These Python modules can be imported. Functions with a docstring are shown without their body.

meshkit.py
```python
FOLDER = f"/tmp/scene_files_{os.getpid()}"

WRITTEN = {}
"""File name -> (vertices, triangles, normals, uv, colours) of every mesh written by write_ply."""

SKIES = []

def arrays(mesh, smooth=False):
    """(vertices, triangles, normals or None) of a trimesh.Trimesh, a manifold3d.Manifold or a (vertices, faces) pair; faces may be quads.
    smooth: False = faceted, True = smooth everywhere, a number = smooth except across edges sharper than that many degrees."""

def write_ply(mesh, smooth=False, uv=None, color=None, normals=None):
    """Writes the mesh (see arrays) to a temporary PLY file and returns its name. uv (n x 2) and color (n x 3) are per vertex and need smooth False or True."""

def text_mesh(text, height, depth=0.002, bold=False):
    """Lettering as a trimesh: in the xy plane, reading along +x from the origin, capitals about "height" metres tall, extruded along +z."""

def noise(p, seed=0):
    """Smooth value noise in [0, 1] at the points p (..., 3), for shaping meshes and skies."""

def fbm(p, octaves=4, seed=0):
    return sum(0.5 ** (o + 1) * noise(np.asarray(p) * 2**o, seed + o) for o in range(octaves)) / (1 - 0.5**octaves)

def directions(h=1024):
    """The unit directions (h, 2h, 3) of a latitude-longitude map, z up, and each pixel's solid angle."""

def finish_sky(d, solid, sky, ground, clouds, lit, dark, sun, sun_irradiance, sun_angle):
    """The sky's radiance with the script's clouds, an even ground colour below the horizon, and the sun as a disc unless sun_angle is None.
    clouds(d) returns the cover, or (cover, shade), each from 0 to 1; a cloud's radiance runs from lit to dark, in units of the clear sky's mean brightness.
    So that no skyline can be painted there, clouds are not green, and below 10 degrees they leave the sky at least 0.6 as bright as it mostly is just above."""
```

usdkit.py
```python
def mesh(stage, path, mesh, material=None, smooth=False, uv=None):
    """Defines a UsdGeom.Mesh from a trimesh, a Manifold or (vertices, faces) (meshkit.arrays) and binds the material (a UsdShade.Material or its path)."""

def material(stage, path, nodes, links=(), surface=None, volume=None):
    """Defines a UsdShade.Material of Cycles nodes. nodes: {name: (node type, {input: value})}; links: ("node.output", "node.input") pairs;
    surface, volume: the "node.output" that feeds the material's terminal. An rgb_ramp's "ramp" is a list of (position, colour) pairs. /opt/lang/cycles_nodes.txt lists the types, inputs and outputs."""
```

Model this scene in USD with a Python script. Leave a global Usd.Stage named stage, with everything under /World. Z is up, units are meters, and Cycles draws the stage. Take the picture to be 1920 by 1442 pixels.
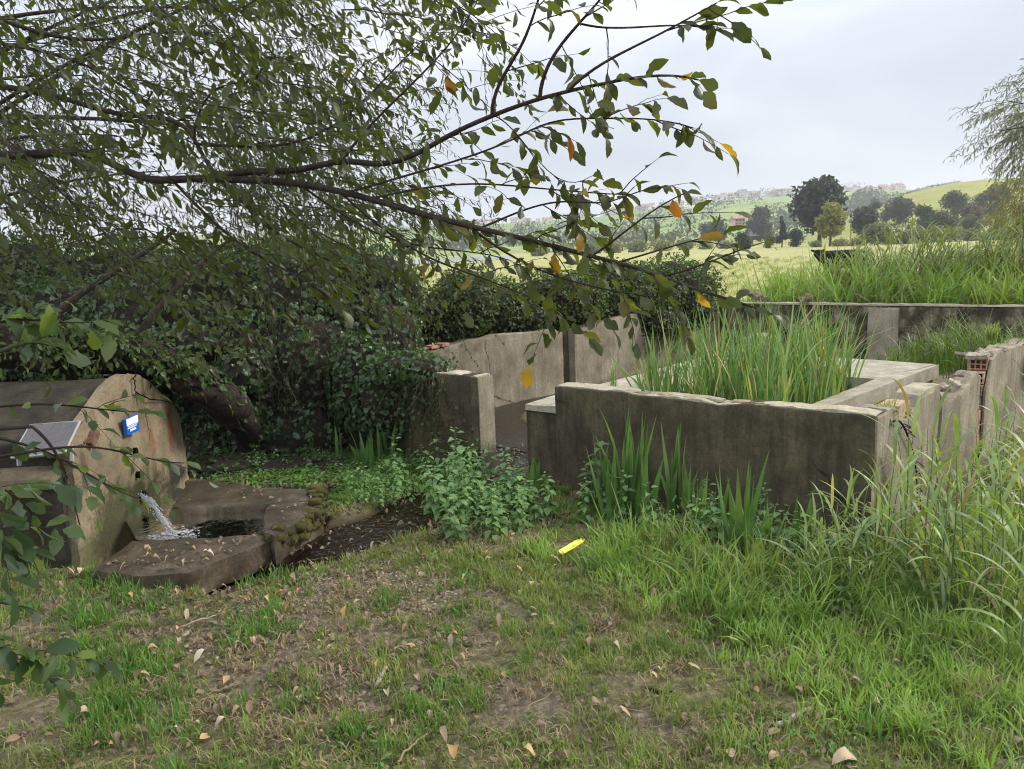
import math
import numpy as np, trimesh, usdkit, meshkit
from shapely.geometry import Polygon, box as sbox
from pxr import Usd, UsdGeom, UsdLux, UsdShade, Gf, Sdf, Vt

stage = Usd.Stage.CreateInMemory()
UsdGeom.SetStageUpAxis(stage, 'Z')
UsdGeom.SetStageMetersPerUnit(stage, 1.0)
stage.SetDefaultPrim(UsdGeom.Xform.Define(stage, '/World').GetPrim())

# ------------------------------------------------------------------ camera
F_PX, PITCH, ROLL, EYE = 1450., math.atan(.1731), .04, np.array([0, 0, 1.6])
EXPOSURE = 1.45
_r0, _u0 = np.array([1, 0, 0.]), np.array([0, math.sin(PITCH), math.cos(PITCH)])
FWD = np.array([0, math.cos(PITCH), -math.sin(PITCH)])
RIGHT = math.cos(ROLL) * _r0 - math.sin(ROLL) * _u0
UP = math.sin(ROLL) * _r0 + math.cos(ROLL) * _u0
cam = UsdGeom.Camera.Define(stage, '/World/camera')
cam.CreateFocalLengthAttr(26.0)
cam.CreateHorizontalApertureAttr(26.0 * 1920 / F_PX)
cam.CreateVerticalApertureAttr(26.0 * 1442 / F_PX)
cam.CreateExposureAttr(EXPOSURE)
cam.CreateClippingRangeAttr(Gf.Vec2f(.05, 10000))
m = np.eye(4); m[0, :3], m[1, :3], m[2, :3], m[3, :3] = RIGHT, UP, -FWD, EYE
UsdGeom.Xformable(cam).AddTransformOp().Set(Gf.Matrix4d(*m.ravel().tolist()))

# ------------------------------------------------------------------ sky and sun
SUN_TO = np.array([.80, .12, .62]); SUN_TO /= np.linalg.norm(SUN_TO)
SUN_EL, SUN_ROT = math.asin(SUN_TO[2]), math.atan2(SUN_TO[0], SUN_TO[1])
SKY_STRENGTH = .10
HAZE = .00030
dome = UsdLux.DomeLight.Define(stage, '/World/sky')
dome.GetPrim().SetCustomDataByKey('kind', 'structure')
sky_m = usdkit.material(stage, '/World/Looks/overcast_sky', {
    'tc': ('texture_coordinate', {}), 'nrm': ('vector_math', {'math_type': 'normalize'}),
    'xyz': ('separate_xyz', {}), 'el': ('math', {'math_type': 'maximum', 'value2': 0.0}),
    # overcast distribution: brightness rising to the zenith, steepened to add light on the ground
    'grad': ('math', {'math_type': 'multiply_add', 'value2': 2.3, 'value3': 1.0}),
    'sky': ('sky_texture', {'sky_type': 'single_scattering', 'sun_disc': False, 'sun_elevation': SUN_EL, 'sun_rotation': SUN_ROT}),
    'map': ('mapping', {'scale': (1.6, 1.6, 4.5)}),
    'no': ('noise_texture', {'scale': 1.5, 'detail': 5.0, 'roughness': .5, 'distortion': .3}),
    'rp': ('rgb_ramp', {'ramp': [(.30, (1.55, 1.66, 1.90)), (.5, (1.88, 1.97, 2.16)), (.68, (2.4, 2.45, 2.54))]}),
    'rs': ('vector_math', {'math_type': 'scale'}),
    'mx': ('mix', {'mix_type': 'mix', 'fac': .94}),
    'bg': ('background_shader', {'strength': SKY_STRENGTH})},
    [('tc.generated', 'nrm.vector1'), ('nrm.vector', 'xyz.vector'), ('xyz.z', 'el.value1'), ('el.value', 'grad.value1'),
     ('nrm.vector', 'map.vector'), ('map.vector', 'no.vector'), ('no.fac', 'rp.fac'), ('rp.color', 'rs.vector1'), ('grad.value', 'rs.scale'),
     ('sky.color', 'mx.color1'), ('rs.vector', 'mx.color2'), ('mx.color', 'bg.color')], surface='bg.background')
UsdShade.MaterialBindingAPI.Apply(dome.GetPrim()).Bind(sky_m)
sun = UsdLux.DistantLight.Define(stage, '/World/sun')
sun.CreateIntensityAttr(.40); sun.CreateAngleAttr(16.0); sun.CreateColorAttr(Gf.Vec3f(1, .93, .80))
sun.CreateNormalizeAttr(True)
zx = SUN_TO; xx = np.cross([0, 0, 1], zx); xx /= np.linalg.norm(xx); yx = np.cross(zx, xx)
m = np.eye(4); m[0, :3], m[1, :3], m[2, :3] = xx, yx, zx
UsdGeom.Xformable(sun).AddTransformOp().Set(Gf.Matrix4d(*m.ravel().tolist()))

# ------------------------------------------------------------------ helpers
def ray(x, y): return FWD * F_PX + RIGHT * (x - 960) - UP * (y - 721)
def atz(x, y, z=0.): d = ray(x, y); return EYE + d * (z - EYE[2]) / d[2]
def aty(x, y, Y): d = ray(x, y); return EYE + d * Y / d[1]
def atx(x, y, X): d = ray(x, y); return EYE + d * X / d[0]
def pix(p):
    d = np.asarray(p, float) - EYE; w = d @ FWD
    w = np.where(np.abs(w) < 1e-6, 1e-6, w)
    return np.stack([960 + F_PX * (d @ RIGHT) / w, 721 - F_PX * (d @ UP) / w], -1)
OO = np.array([.285, 5.08]); UU = np.array([1.57, -1.28]); UU /= np.linalg.norm(UU); VV = np.array([-UU[1], UU[0]])
def W(u, v, z): a = OO + UU * u + VV * v; return np.array([a[0], a[1], z])
def inside(poly, P2):
    P2 = np.asarray(P2, float); x, y = P2[:, 0], P2[:, 1]; res = np.zeros(len(P2), bool); n = len(poly)
    for i in range(n):
        x0, y0 = poly[i]; x1, y1 = poly[(i + 1) % n]
        if y0 == y1: continue
        c = ((y0 > y) != (y1 > y)) & (x < (x1 - x0) * (y - y0) / (y1 - y0) + x0)
        res ^= c
    return res
rng = np.random.default_rng(7)
used = {}
def numbered(path):
    n = used.get(path, 0); used[path] = n + 1
    return path if n == 0 else f'{path}_{n:03d}'
def tag(p, label=None, cat=None, group=None, kind=None):
    p = p.GetPrim() if hasattr(p, 'GetPrim') else p
    for k, v in (('label', label), ('category', cat), ('group', group), ('kind', kind)):
        if v: p.SetCustomDataByKey(k, v)
    return p
def mat4(loc=(0, 0, 0), rz=0., s=1., M3=None):
    m = np.eye(4)
    if M3 is None:
        c, n = math.cos(rz), math.sin(rz); M3 = np.array([[c, -n, 0], [n, c, 0], [0, 0, 1]])
    m[:3, :3] = (M3 * s).T; m[3, :3] = loc
    return Gf.Matrix4d(*m.ravel().tolist())
def thing(name, label, cat, loc=(0, 0, 0), rz=0., s=1., group=None, kind=None, M3=None):
    x = UsdGeom.Xform.Define(stage, numbered('/World/' + name)); x.AddTransformOp().Set(mat4(loc, rz, s, M3))
    return tag(x, label, cat, group, kind)
def copy_of(src, label=None, loc=(0, 0, 0), rz=0., s=1., group=None, M3=None):
    base = str(src.GetPath()).split('/')[-1]
    if base[-4:-3] == '_' and base[-3:].isdigit(): base = base[:-4]
    was = src.GetCustomData()
    x = UsdGeom.Xform.Define(stage, numbered('/World/' + base)); x.GetPrim().GetReferences().AddInternalReference(src.GetPath())
    x.GetPrim().SetInstanceable(True)
    x.MakeMatrixXform().Set(mat4(loc, rz, s, M3))
    return tag(x, label or was.get('label'), was.get('category'), group or was.get('group'))
def put(name, mesh, m, parent=None, smooth=False, **tags):
    path = numbered((str(parent.GetPath()) if parent else '/World') + '/' + name)
    p = usdkit.mesh(stage, path, mesh, m, smooth=smooth)
    return tag(p, **tags)

# mesh building blocks: everything is (vertices, triangles)
def join(parts):
    vs, fs, n = [], [], 0
    for v, f in parts:
        v = np.asarray(v, float); vs.append(v); fs.append(np.asarray(f, int) + n); n += len(v)
    return (np.vstack(vs), np.vstack(fs)) if vs else (np.zeros((0, 3)), np.zeros((0, 3), int))
def tm(t): return np.array(t.vertices), np.array(t.faces)
def tube(pts, rad, sides=6, rough=0., seed=0):
    pts = np.asarray(pts, float); n = len(pts); rad = np.broadcast_to(np.asarray(rad, float), (n,))
    t = np.gradient(pts, axis=0); t /= np.maximum(np.linalg.norm(t, axis=1, keepdims=True), 1e-9)
    ref = np.array([0, 0, 1.]) if abs(t[0, 2]) < .9 else np.array([1., 0, 0])
    a = np.cross(t, ref); a /= np.maximum(np.linalg.norm(a, axis=1, keepdims=True), 1e-9); b = np.cross(t, a)
    ang = np.arange(sides) / sides * 2 * np.pi
    ring = a[:, None, :] * np.cos(ang)[None, :, None] + b[:, None, :] * np.sin(ang)[None, :, None]
    r = np.repeat(rad[:, None], sides, 1)
    if rough:
        q = (pts[:, None, :] + ring * rad[:, None, None])
        r = r * (1 + rough * (meshkit.fbm(q * np.array([9, 9, 9]) / max(rad.max() * 6, .05) * .5, 3, seed) - .5) * 2)
    v = (pts[:, None, :] + ring * r[:, :, None]).reshape(-1, 3)
    f = []
    for i in range(n - 1):
        for j in range(sides):
            p, q = i * sides + j, i * sides + (j + 1) % sides
            f += [(p, q, q + sides), (p, q + sides, p + sides)]
    c0, c1 = len(v), len(v) + 1
    v = np.vstack([v, pts[:1], pts[-1:]])
    for j in range(sides):
        f += [(c0, (j + 1) % sides, j), (c1, (n - 1) * sides + j, (n - 1) * sides + (j + 1) % sides)]
    return v, np.array(f)
def spline(pts, n):
    from scipy.interpolate import CubicSpline
    pts = np.asarray(pts, float); d = np.r_[0, np.cumsum(np.linalg.norm(np.diff(pts, axis=0), axis=1) + 1e-6)]
    return CubicSpline(d, pts)(np.linspace(0, d[-1], n))
def leaf(width=.42, widest=.5, seg=5, fold=.25, bend=.25, tip=1., wavy=0., seed=0):
    """a leaf of length 1 along +y, face up (+z): two halves folded along the midrib, bent downwards"""
    t = np.linspace(0, 1, seg + 1); k = math.log(.5) / math.log(widest)
    w = width / 2 * np.sin(np.pi * t ** k) ** tip
    g = np.random.default_rng(seed); zz = -bend * t ** 2; yy = t * (1 - .25 * bend * t)
    v, idx = [], []
    for i in range(seg + 1):
        if w[i] < 1e-4:
            idx.append((len(v),) * 3); v.append((0, yy[i], zz[i])); continue
        wl, wr = w[i] * (1 + wavy * g.normal()), w[i] * (1 + wavy * g.normal())
        idx.append((len(v), len(v) + 1, len(v) + 2))
        v += [(-wl, yy[i], zz[i] + fold * wl + wavy * .12 * g.normal() * width), (0, yy[i], zz[i]), (wr, yy[i], zz[i] + fold * wr + wavy * .12 * g.normal() * width)]
    f = []
    for a, b in zip(idx[:-1], idx[1:]):
        for s in (0, 1):
            q = [a[s], a[s + 1], b[s + 1], b[s]]
            q = [x for i, x in enumerate(q) if x not in q[:i]]
            if len(q) == 4: f += [(q[0], q[1], q[2]), (q[0], q[2], q[3])]
            elif len(q) == 3: f.append(tuple(q))
    return np.array(v, float), np.array(f)
def lobed(points, fold=.2):
    """a flat lobed leaf from an outline, fanned from its middle"""
    p = np.array(points, float); c = np.array([[0, .42]]); q = np.vstack([c, p]); n = len(p)
    v = np.column_stack([q, fold * np.abs(q[:, 0]) - .15 * q[:, 1] ** 2])
    return v, np.array([(0, 1 + i, 1 + (i + 1) % n) for i in range(n)])
def blade(L=1., w=.02, seg=4, droop=.3, twist=0.):
    """grass blade from the origin, rising in +z and bending towards +y"""
    t = np.linspace(0, 1, seg + 1); a = droop * t ** 1.5 * 1.5
    y = np.r_[0, np.cumsum(np.sin((a[1:] + a[:-1]) / 2))] / seg * L; z = np.r_[0, np.cumsum(np.cos((a[1:] + a[:-1]) / 2))] / seg * L
    hw = w / 2 * np.minimum(1, (1 - t) * 2.6) * (.55 + .45 * np.minimum(1, t * 5))
    v, f = [], []
    for i in range(seg + 1):
        c, s = math.cos(twist * t[i]), math.sin(twist * t[i])
        if i < seg: v += [(-hw[i] * c, y[i] - hw[i] * s, z[i]), (hw[i] * c, y[i] + hw[i] * s, z[i])]
        else: v.append((0, y[i], z[i]))
    for i in range(seg - 1): f += [(2 * i, 2 * i + 1, 2 * i + 3), (2 * i, 2 * i + 3, 2 * i + 2)]
    f.append((2 * seg - 2, 2 * seg - 1, 2 * seg))
    return np.array(v, float), np.array(f)
def frames(D, N):
    """rotation matrices whose columns are side, D, normal (N made square to D)"""
    D = D / np.maximum(np.linalg.norm(D, axis=1, keepdims=True), 1e-9)
    N = N - (N * D).sum(1, keepdims=True) * D; N /= np.maximum(np.linalg.norm(N, axis=1, keepdims=True), 1e-9)
    return np.stack([np.cross(D, N), D, N], 2)
def scatter(templates, P, M, S, g):
    """copies of the templates at P with rotations M (n,3,3) and sizes S, joined"""
    pick = g.integers(0, len(templates), len(P)); parts = []
    for k, (tv, tf) in enumerate(templates):
        i = np.nonzero(pick == k)[0]
        if not len(i): continue
        v = np.einsum('nij,mj->nmi', M[i], tv) * S[i][:, None, None] + P[i][:, None, :]
        f = tf[None] + (np.arange(len(i)) * len(tv))[:, None, None]
        parts.append((v.reshape(-1, 3), f.reshape(-1, 3)))
    return join(parts)
def one(template, P, M, s): return template[0] @ M.T * s + P, template[1]
def unit(g, n): a = g.normal(size=(n, 3)); return a / np.linalg.norm(a, axis=1, keepdims=True)
def rotz(a): c, s = np.cos(a), np.sin(a); z = np.zeros_like(c); return np.stack([np.stack([c, -s, z], -1), np.stack([s, c, z], -1), np.stack([z, z, z + 1], -1)], -2)
def tilt(M, ang, axis): # rotate matrices by angles about horizontal axes
    out = []
    for m_, a, x in zip(M, ang, axis): out.append(trimesh.transformations.rotation_matrix(a, [math.cos(x), math.sin(x), 0])[:3, :3] @ m_)
    return np.array(out)
def instancer(name, protos, P, M, S, pick, label, cat, parent=None):
    path = numbered((str(parent.GetPath()) if parent else '/World') + '/' + name)
    pi = UsdGeom.PointInstancer.Define(stage, path)
    for k, (mesh, mt) in enumerate(protos):
        usdkit.mesh(stage, f'{path}/tuft_{k + 1:03d}', mesh, mt)
        pi.GetPrototypesRel().AddTarget(f'{path}/tuft_{k + 1:03d}')
    pi.CreatePositionsAttr(Vt.Vec3fArray.FromNumpy(P.astype(np.float32)))
    q = trimesh.transformations; quats = np.empty((len(P), 4))
    tr = M[:, 0, 0] + M[:, 1, 1] + M[:, 2, 2]
    for i in range(len(P)):
        mm = np.eye(4); mm[:3, :3] = M[i]; quats[i] = q.quaternion_from_matrix(mm)
    pi.CreateOrientationsAttr(Vt.QuathArray([Gf.Quath(*map(float, a)) for a in quats]))
    pi.CreateScalesAttr(Vt.Vec3fArray.FromNumpy(np.repeat(np.asarray(S)[:, None], 3, 1).astype(np.float32)))
    pi.CreateProtoIndicesAttr(Vt.IntArray.FromNumpy(np.asarray(pick).astype(np.int32)))
    return tag(pi, label, cat, kind='stuff')

# ------------------------------------------------------------------ materials
def leafmat(name, ramp, trans=.35, rough=.45, back=None, spec=.35, const=True, by='geo', jitter=.25):
    """leaf colour picked per leaf (or per copy) from the ramp; part of the light goes through"""
    src = ('geo.random_per_island' if by == 'geo' else 'ob.random')
    n = {'geo': ('geometry', {}), 'ob': ('object_info', {}), 'rp': ('rgb_ramp', {'ramp': ramp, 'interpolate': not const}),
         'no': ('noise_texture', {'scale': 7.0, 'detail': 2.0}), 'va': ('map_range', {'from_min': .25, 'from_max': .75, 'to_min': 1 - jitter, 'to_max': 1 + jitter}),
         'hs': ('hsv', {}), 'p': ('principled_bsdf', {'roughness': rough, 'specular_ior_level': spec}),
         'tr': ('translucent_bsdf', {}), 'gm': ('mix', {'mix_type': 'multiply', 'fac': 1.0, 'color2': (1.55, 1.65, .55)}), 'mx': ('mix_closure', {'fac': trans})}
    l = [(src, 'rp.fac'), ('geo.position', 'no.vector'), ('no.fac', 'va.value'), ('va.result', 'hs.value'), ('rp.color', 'hs.color'),
         ('hs.color', 'gm.color1'), ('gm.color', 'tr.color'), ('p.BSDF', 'mx.closure1'), ('tr.BSDF', 'mx.closure2')]
    if back:
        n['bk'] = ('mix', {'mix_type': 'mix', 'color2': back}); l += [('geo.backfacing', 'bk.fac'), ('hs.color', 'bk.color1'), ('bk.color', 'p.base_color')]
    else: l.append(('hs.color', 'p.base_color'))
    return usdkit.material(stage, '/World/Looks/' + name, n, l, surface='mx.closure')
def rockmat(name, lo, mid, hi, scale=6., stretch=(1, 1, 1), rough=.9, bump=.5, spots=None, dist=.02, pos=(.3, .5, .7), streak=None, spotsize=40., spotcut=.25, blots=(), cracks=None):
    n = {'geo': ('geometry', {}), 'mp': ('mapping', {'scale': stretch}), 'no': ('noise_texture', {'scale': scale, 'detail': 8.0, 'roughness': .62}),
         'rp': ('rgb_ramp', {'ramp': [(pos[0], lo), (pos[1], mid), (pos[2], hi)]}),
         'n2': ('noise_texture', {'scale': 55.0, 'detail': 6.0, 'roughness': .7}), 'n3': ('noise_texture', {'scale': 190.0, 'detail': 3.0}),
         'mb': ('mix', {'mix_type': 'mix', 'fac': .35}), 'bu': ('bump', {'strength': bump, 'distance': dist}),
         'vr': ('map_range', {'from_min': .3, 'from_max': .7, 'to_min': .72, 'to_max': 1.28}), 'hs': ('hsv', {}),
         'p': ('principled_bsdf', {'roughness': rough, 'specular_ior_level': .25})}
    l = [('geo.position', 'mp.vector'), ('mp.vector', 'no.vector'), ('no.fac', 'rp.fac'), ('geo.position', 'n2.vector'), ('geo.position', 'n3.vector'),
         ('n2.color', 'mb.color1'), ('n3.color', 'mb.color2'), ('mb.color', 'bu.height'), ('bu.normal', 'p.normal'), ('n2.fac', 'vr.value'), ('vr.result', 'hs.value')]
    col = 'rp.color'
    if streak:
        n['ms'] = ('mapping', {'scale': (7, 7, .75)}); n['ns'] = ('noise_texture', {'scale': 1.9, 'detail': 9.0, 'roughness': .72, 'distortion': .2})
        n['rs'] = ('rgb_ramp', {'ramp': [(streak[1], (0, 0, 0)), (streak[2], (1, 1, 1))]}); n['mk'] = ('mix', {'mix_type': 'mix', 'color2': streak[0]})
        l += [('geo.position', 'ms.vector'), ('ms.vector', 'ns.vector'), ('ns.fac', 'rs.fac'), ('rs.color', 'mk.fac'), (col, 'mk.color1')]; col = 'mk.color'
    if spots:
        n['vo'] = ('voronoi_texture', {'scale': spotsize}); n['n4'] = ('noise_texture', {'scale': 5.0, 'detail': 3.0})
        n['vm'] = ('math', {'math_type': 'multiply_add', 'value2': .5, 'value3': 0.})
        n['lt'] = ('math', {'math_type': 'less_than', 'value2': spotcut}); n['sk'] = ('mix', {'mix_type': 'mix', 'color2': spots})
        l += [('geo.position', 'vo.vector'), ('geo.position', 'n4.vector'), ('n4.fac', 'vm.value1'), ('vo.distance', 'vm.value3'), ('vm.value', 'lt.value1'), ('lt.value', 'sk.fac'), (col, 'sk.color1')]; col = 'sk.color'
    if cracks:
        n.update({'ck0': ('noise_texture', {'scale': 3.0, 'detail': 5.0}), 'ck1': ('mix', {'mix_type': 'mix', 'fac': .22}), 'ckv': ('voronoi_texture', {'scale': 1.15, 'feature': 'distance_to_edge'}), 'ckr': ('map_range', {'from_min': .0025, 'from_max': .007, 'to_min': 1., 'to_max': 0., 'clamp': True}), 'ckn': ('noise_texture', {'scale': 1.3, 'detail': 2.0}), 'ckc': ('map_range', {'from_min': .48, 'from_max': .58, 'to_min': 0., 'to_max': .9, 'clamp': True}), 'ckm': ('math', {'math_type': 'multiply'}), 'ckx': ('mix', {'mix_type': 'mix', 'color2': cracks})})
        l += [('geo.position', 'ck0.vector'), ('geo.position', 'ck1.color1'), ('ck0.color', 'ck1.color2'), ('ck1.color', 'ckv.vector'), ('ckv.distance', 'ckr.value'), ('geo.position', 'ckn.vector'), ('ckn.fac', 'ckc.value'), ('ckr.result', 'ckm.value1'), ('ckc.result', 'ckm.value2'), ('ckm.value', 'ckx.fac'), (col, 'ckx.color1')]; col = 'ckx.color'
    for k, (ctr, sc, r, c) in enumerate(blots):      # damp stains and moss of their own shape on the surface
        n.update({f'bm{k}': ('vector_math', {'math_type': 'subtract', 'vector2': ctr}), f'bs{k}': ('vector_math', {'math_type': 'multiply', 'vector2': sc}), f'bl{k}': ('vector_math', {'math_type': 'length'}), f'bn{k}': ('noise_texture', {'scale': 11.0, 'detail': 6.0, 'roughness': .7}), f'ba{k}': ('math', {'math_type': 'multiply_add', 'value2': r * 1.5}), f'br{k}': ('map_range', {'from_min': r * 1.22, 'from_max': r * 1.80, 'to_min': 1., 'to_max': 0., 'clamp': True}), f'bx{k}': ('mix', {'mix_type': 'mix', 'color2': c})})
        l += [('geo.position', f'bm{k}.vector1'), (f'bm{k}.vector', f'bs{k}.vector1'), (f'bs{k}.vector', f'bl{k}.vector1'), ('geo.position', f'bn{k}.vector'), (f'bn{k}.fac', f'ba{k}.value1'), (f'bl{k}.value', f'ba{k}.value3'), (f'ba{k}.value', f'br{k}.value'), (f'br{k}.result', f'bx{k}.fac'), (col, f'bx{k}.color1')]; col = f'bx{k}.color'
    l += [(col, 'hs.color'), ('hs.color', 'p.base_color')]
    return usdkit.material(stage, '/World/Looks/' + name, n, l, surface='p.BSDF')
def plain(name, c, rough=.6, spec=.4, **kw):
    return usdkit.material(stage, '/World/Looks/' + name, {'p': ('principled_bsdf', {'base_color': c, 'roughness': rough, 'specular_ior_level': spec, **kw})}, surface='p.BSDF')
M = {}
# damp stains on the fountain's face: photo point, stretch in width and height, radius, colour
FBLOTS = [(318, 800, 1.6, .5, .10, (.17, .075, .04)), (285, 822, 1.6, .7, .07, (.20, .10, .06)), (330, 893, .55, 1.3, .12, (.028, .027, .026)), (288, 905, .9, 1.2, .07, (.05, .048, .045)), (228, 985, 1.7, .75, .13, (.045, .044, .042)), (240, 930, 1.6, .8, .08, (.30, .29, .28)), (172, 1040, .7, 1., .14, (.10, .10, .045)), (268, 990, 1.1, .75, .15, (.065, .062, .018)), (155, 880, 2., .6, .09, (.11, .085, .06)), (262, 955, .6, 1.2, .34, (.034, .034, .014)), (215, 990, .9, 1.0, .24, (.050, .047, .024)), (320, 925, 1., 1.2, .12, (.026, .026, .018))]
M['sallow'] = leafmat('sallow_leaf', [(0, (0.05985, 0.07617, 0.01959)), (.30, (0.0457, 0.06094, 0.01741)), (.55, (0.07834, 0.08705, 0.02394)), (.80, (0.1088, 0.09249, 0.02176)), (.955, (0.3047, 0.185, 0.02394)), (.985, (0.3047, 0.1088, 0.02176))], trans=.5, back=(0.09249, 0.1034, 0.05441), rough=.40, spec=.42, by='ob')
M['sallow_far'] = leafmat('sallow_leaf_inner', [(0, (0.05341, 0.06883, 0.01898)), (.35, (0.04035, 0.05458, 0.01542)), (.7, (0.07713, 0.08545, 0.02136)), (.9, (0.1425, 0.1187, 0.02611)), (.96, (0.3084, 0.1898, 0.02967))], trans=.5, back=(0.0712, 0.08545, 0.04271), rough=.42, spec=.40)
M['sapling'] = leafmat('sapling_leaf', [(0, (0.05625, 0.09375, 0.04)), (.5, (0.08125, 0.125, 0.045)), (.8, (0.1375, 0.1875, 0.04375))], trans=.4, back=(0.1625, 0.2, 0.1375), spec=.25)
M['sapling_part'] = leafmat('sapling_single_leaf', [(0, (0.05625, 0.09375, 0.04)), (.5, (0.08125, 0.125, 0.045)), (.8, (0.1375, 0.1875, 0.04375))], trans=.4, back=(0.1625, 0.2, 0.1375), spec=.25, by='ob')
M['willow'] = leafmat('narrow_willow_leaf', [(0, (0.0441, 0.05488, 0.02156)), (.5, (0.06076, 0.0686, 0.02744)), (.9, (0.1176, 0.098, 0.0294))], trans=.4, back=(0.0784, 0.0882, 0.0588), spec=.15)
M['willow_grey'] = leafmat('grey_willow_leaf', [(0, (.16, .18, .13)), (.5, (.20, .22, .15)), (.8, (.24, .23, .13))], trans=.3, back=(.25, .27, .22))
M['willow_gold'] = leafmat('golden_willow_leaf', [(0, (.20, .19, .075)), (.5, (.26, .24, .10)), (.8, (.24, .25, .12))], trans=.3)
M['ivy'] = leafmat('ivy_leaf', [(0, (0.05158, 0.09124, 0.0357)), (.4, (0.08331, 0.1349, 0.0496)), (.75, (0.1488, 0.2142, 0.06744)), (.93, (0.2579, 0.3174, 0.09918))], trans=.25, rough=.36, spec=.4)
M['bramble'] = leafmat('bramble_leaf', [(0, (0.05796, 0.09016, 0.02834)), (.4, (0.0966, 0.1352, 0.04122)), (.75, (0.1546, 0.1867, 0.06182)), (.95, (0.2576, 0.1674, 0.0644))], trans=.3, rough=.45, spec=.25)
M['bramble_part'] = leafmat('bramble_single_leaf', [(0, (0.05175, 0.0805, 0.0253)), (.4, (0.08625, 0.1207, 0.0368)), (.75, (0.138, 0.1667, 0.0552)), (.95, (0.23, 0.1495, 0.0575))], trans=.3, rough=.45, spec=.25, by='ob')
M['nettle'] = leafmat('nettle_leaf', [(0, (0.0952, 0.1848, 0.0672)), (.4, (0.1288, 0.2352, 0.084)), (.8, (0.168, 0.28, 0.1008))], trans=.3, rough=.5, by='ob', const=False, jitter=.3)
M['stalk'] = plain('green_stalk', (.085, .12, .04))
M['iris'] = leafmat('iris_blade', [(0, (0.0715, 0.1485, 0.0418)), (.5, (0.0935, 0.1815, 0.0528)), (.85, (0.132, 0.2145, 0.066))], trans=.25, rough=.4, by='ob', const=False)
M['cattail'] = leafmat('cattail_blade', [(0, (0.095, 0.1805, 0.0572)), (.4, (0.1425, 0.2327, 0.0825)), (.7, (0.19, 0.266, 0.1045)), (.88, (0.361, 0.323, 0.187)), (.95, (0.285, 0.19, 0.11))], trans=.32, rough=.42, by='ob')
M['reed'] = leafmat('reed_leaf', [(0, (.15, .23, .075)), (.25, (.20, .27, .09)), (.45, (.23, .31, .11)), (.65, (.28, .34, .15)), (.80, (.17, .22, .11)), (.90, (.42, .37, .21)), (.95, (.26, .19, .10))], trans=.3, rough=.42, by='ob')
M['reed_far'] = leafmat('reed_leaf_far', [(0, (0.1764, 0.224, 0.0616)), (.4, (0.2499, 0.28, 0.0896)), (.7, (0.3234, 0.336, 0.1232)), (.9, (0.5292, 0.448, 0.2128))], trans=.3)
M['grass'] = leafmat('meadow_grass_blade', [(0, (0.1745, 0.2214, 0.06442)), (.35, (0.2214, 0.2684, 0.07381)), (.7, (0.2952, 0.3154, 0.1047)), (.84, (0.51, 0.4429, 0.2281))], trans=.3, rough=.5, jitter=.4)
M['grass_dark'] = leafmat('dark_grass_blade', [(0, (0.09375, 0.1938, 0.0375)), (.5, (0.125, 0.2313, 0.05)), (.93, (0.3, 0.275, 0.125))], trans=.28, rough=.5, jitter=.3)
M['grass_lush'] = leafmat('lush_grass_blade', [(0, (0.2067, 0.3136, 0.07413)), (.5, (0.2709, 0.3849, 0.09266)), (.82, (0.4277, 0.4419, 0.1711)), (.93, (0.5988, 0.5132, 0.2709))], trans=.33, rough=.5, jitter=.3)
M['sedge'] = leafmat('sedge_blade', [(0, (.10, .16, .035)), (.4, (.15, .21, .05)), (.8, (.22, .27, .075)), (.95, (.36, .33, .17))], trans=.3, rough=.5)
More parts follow.
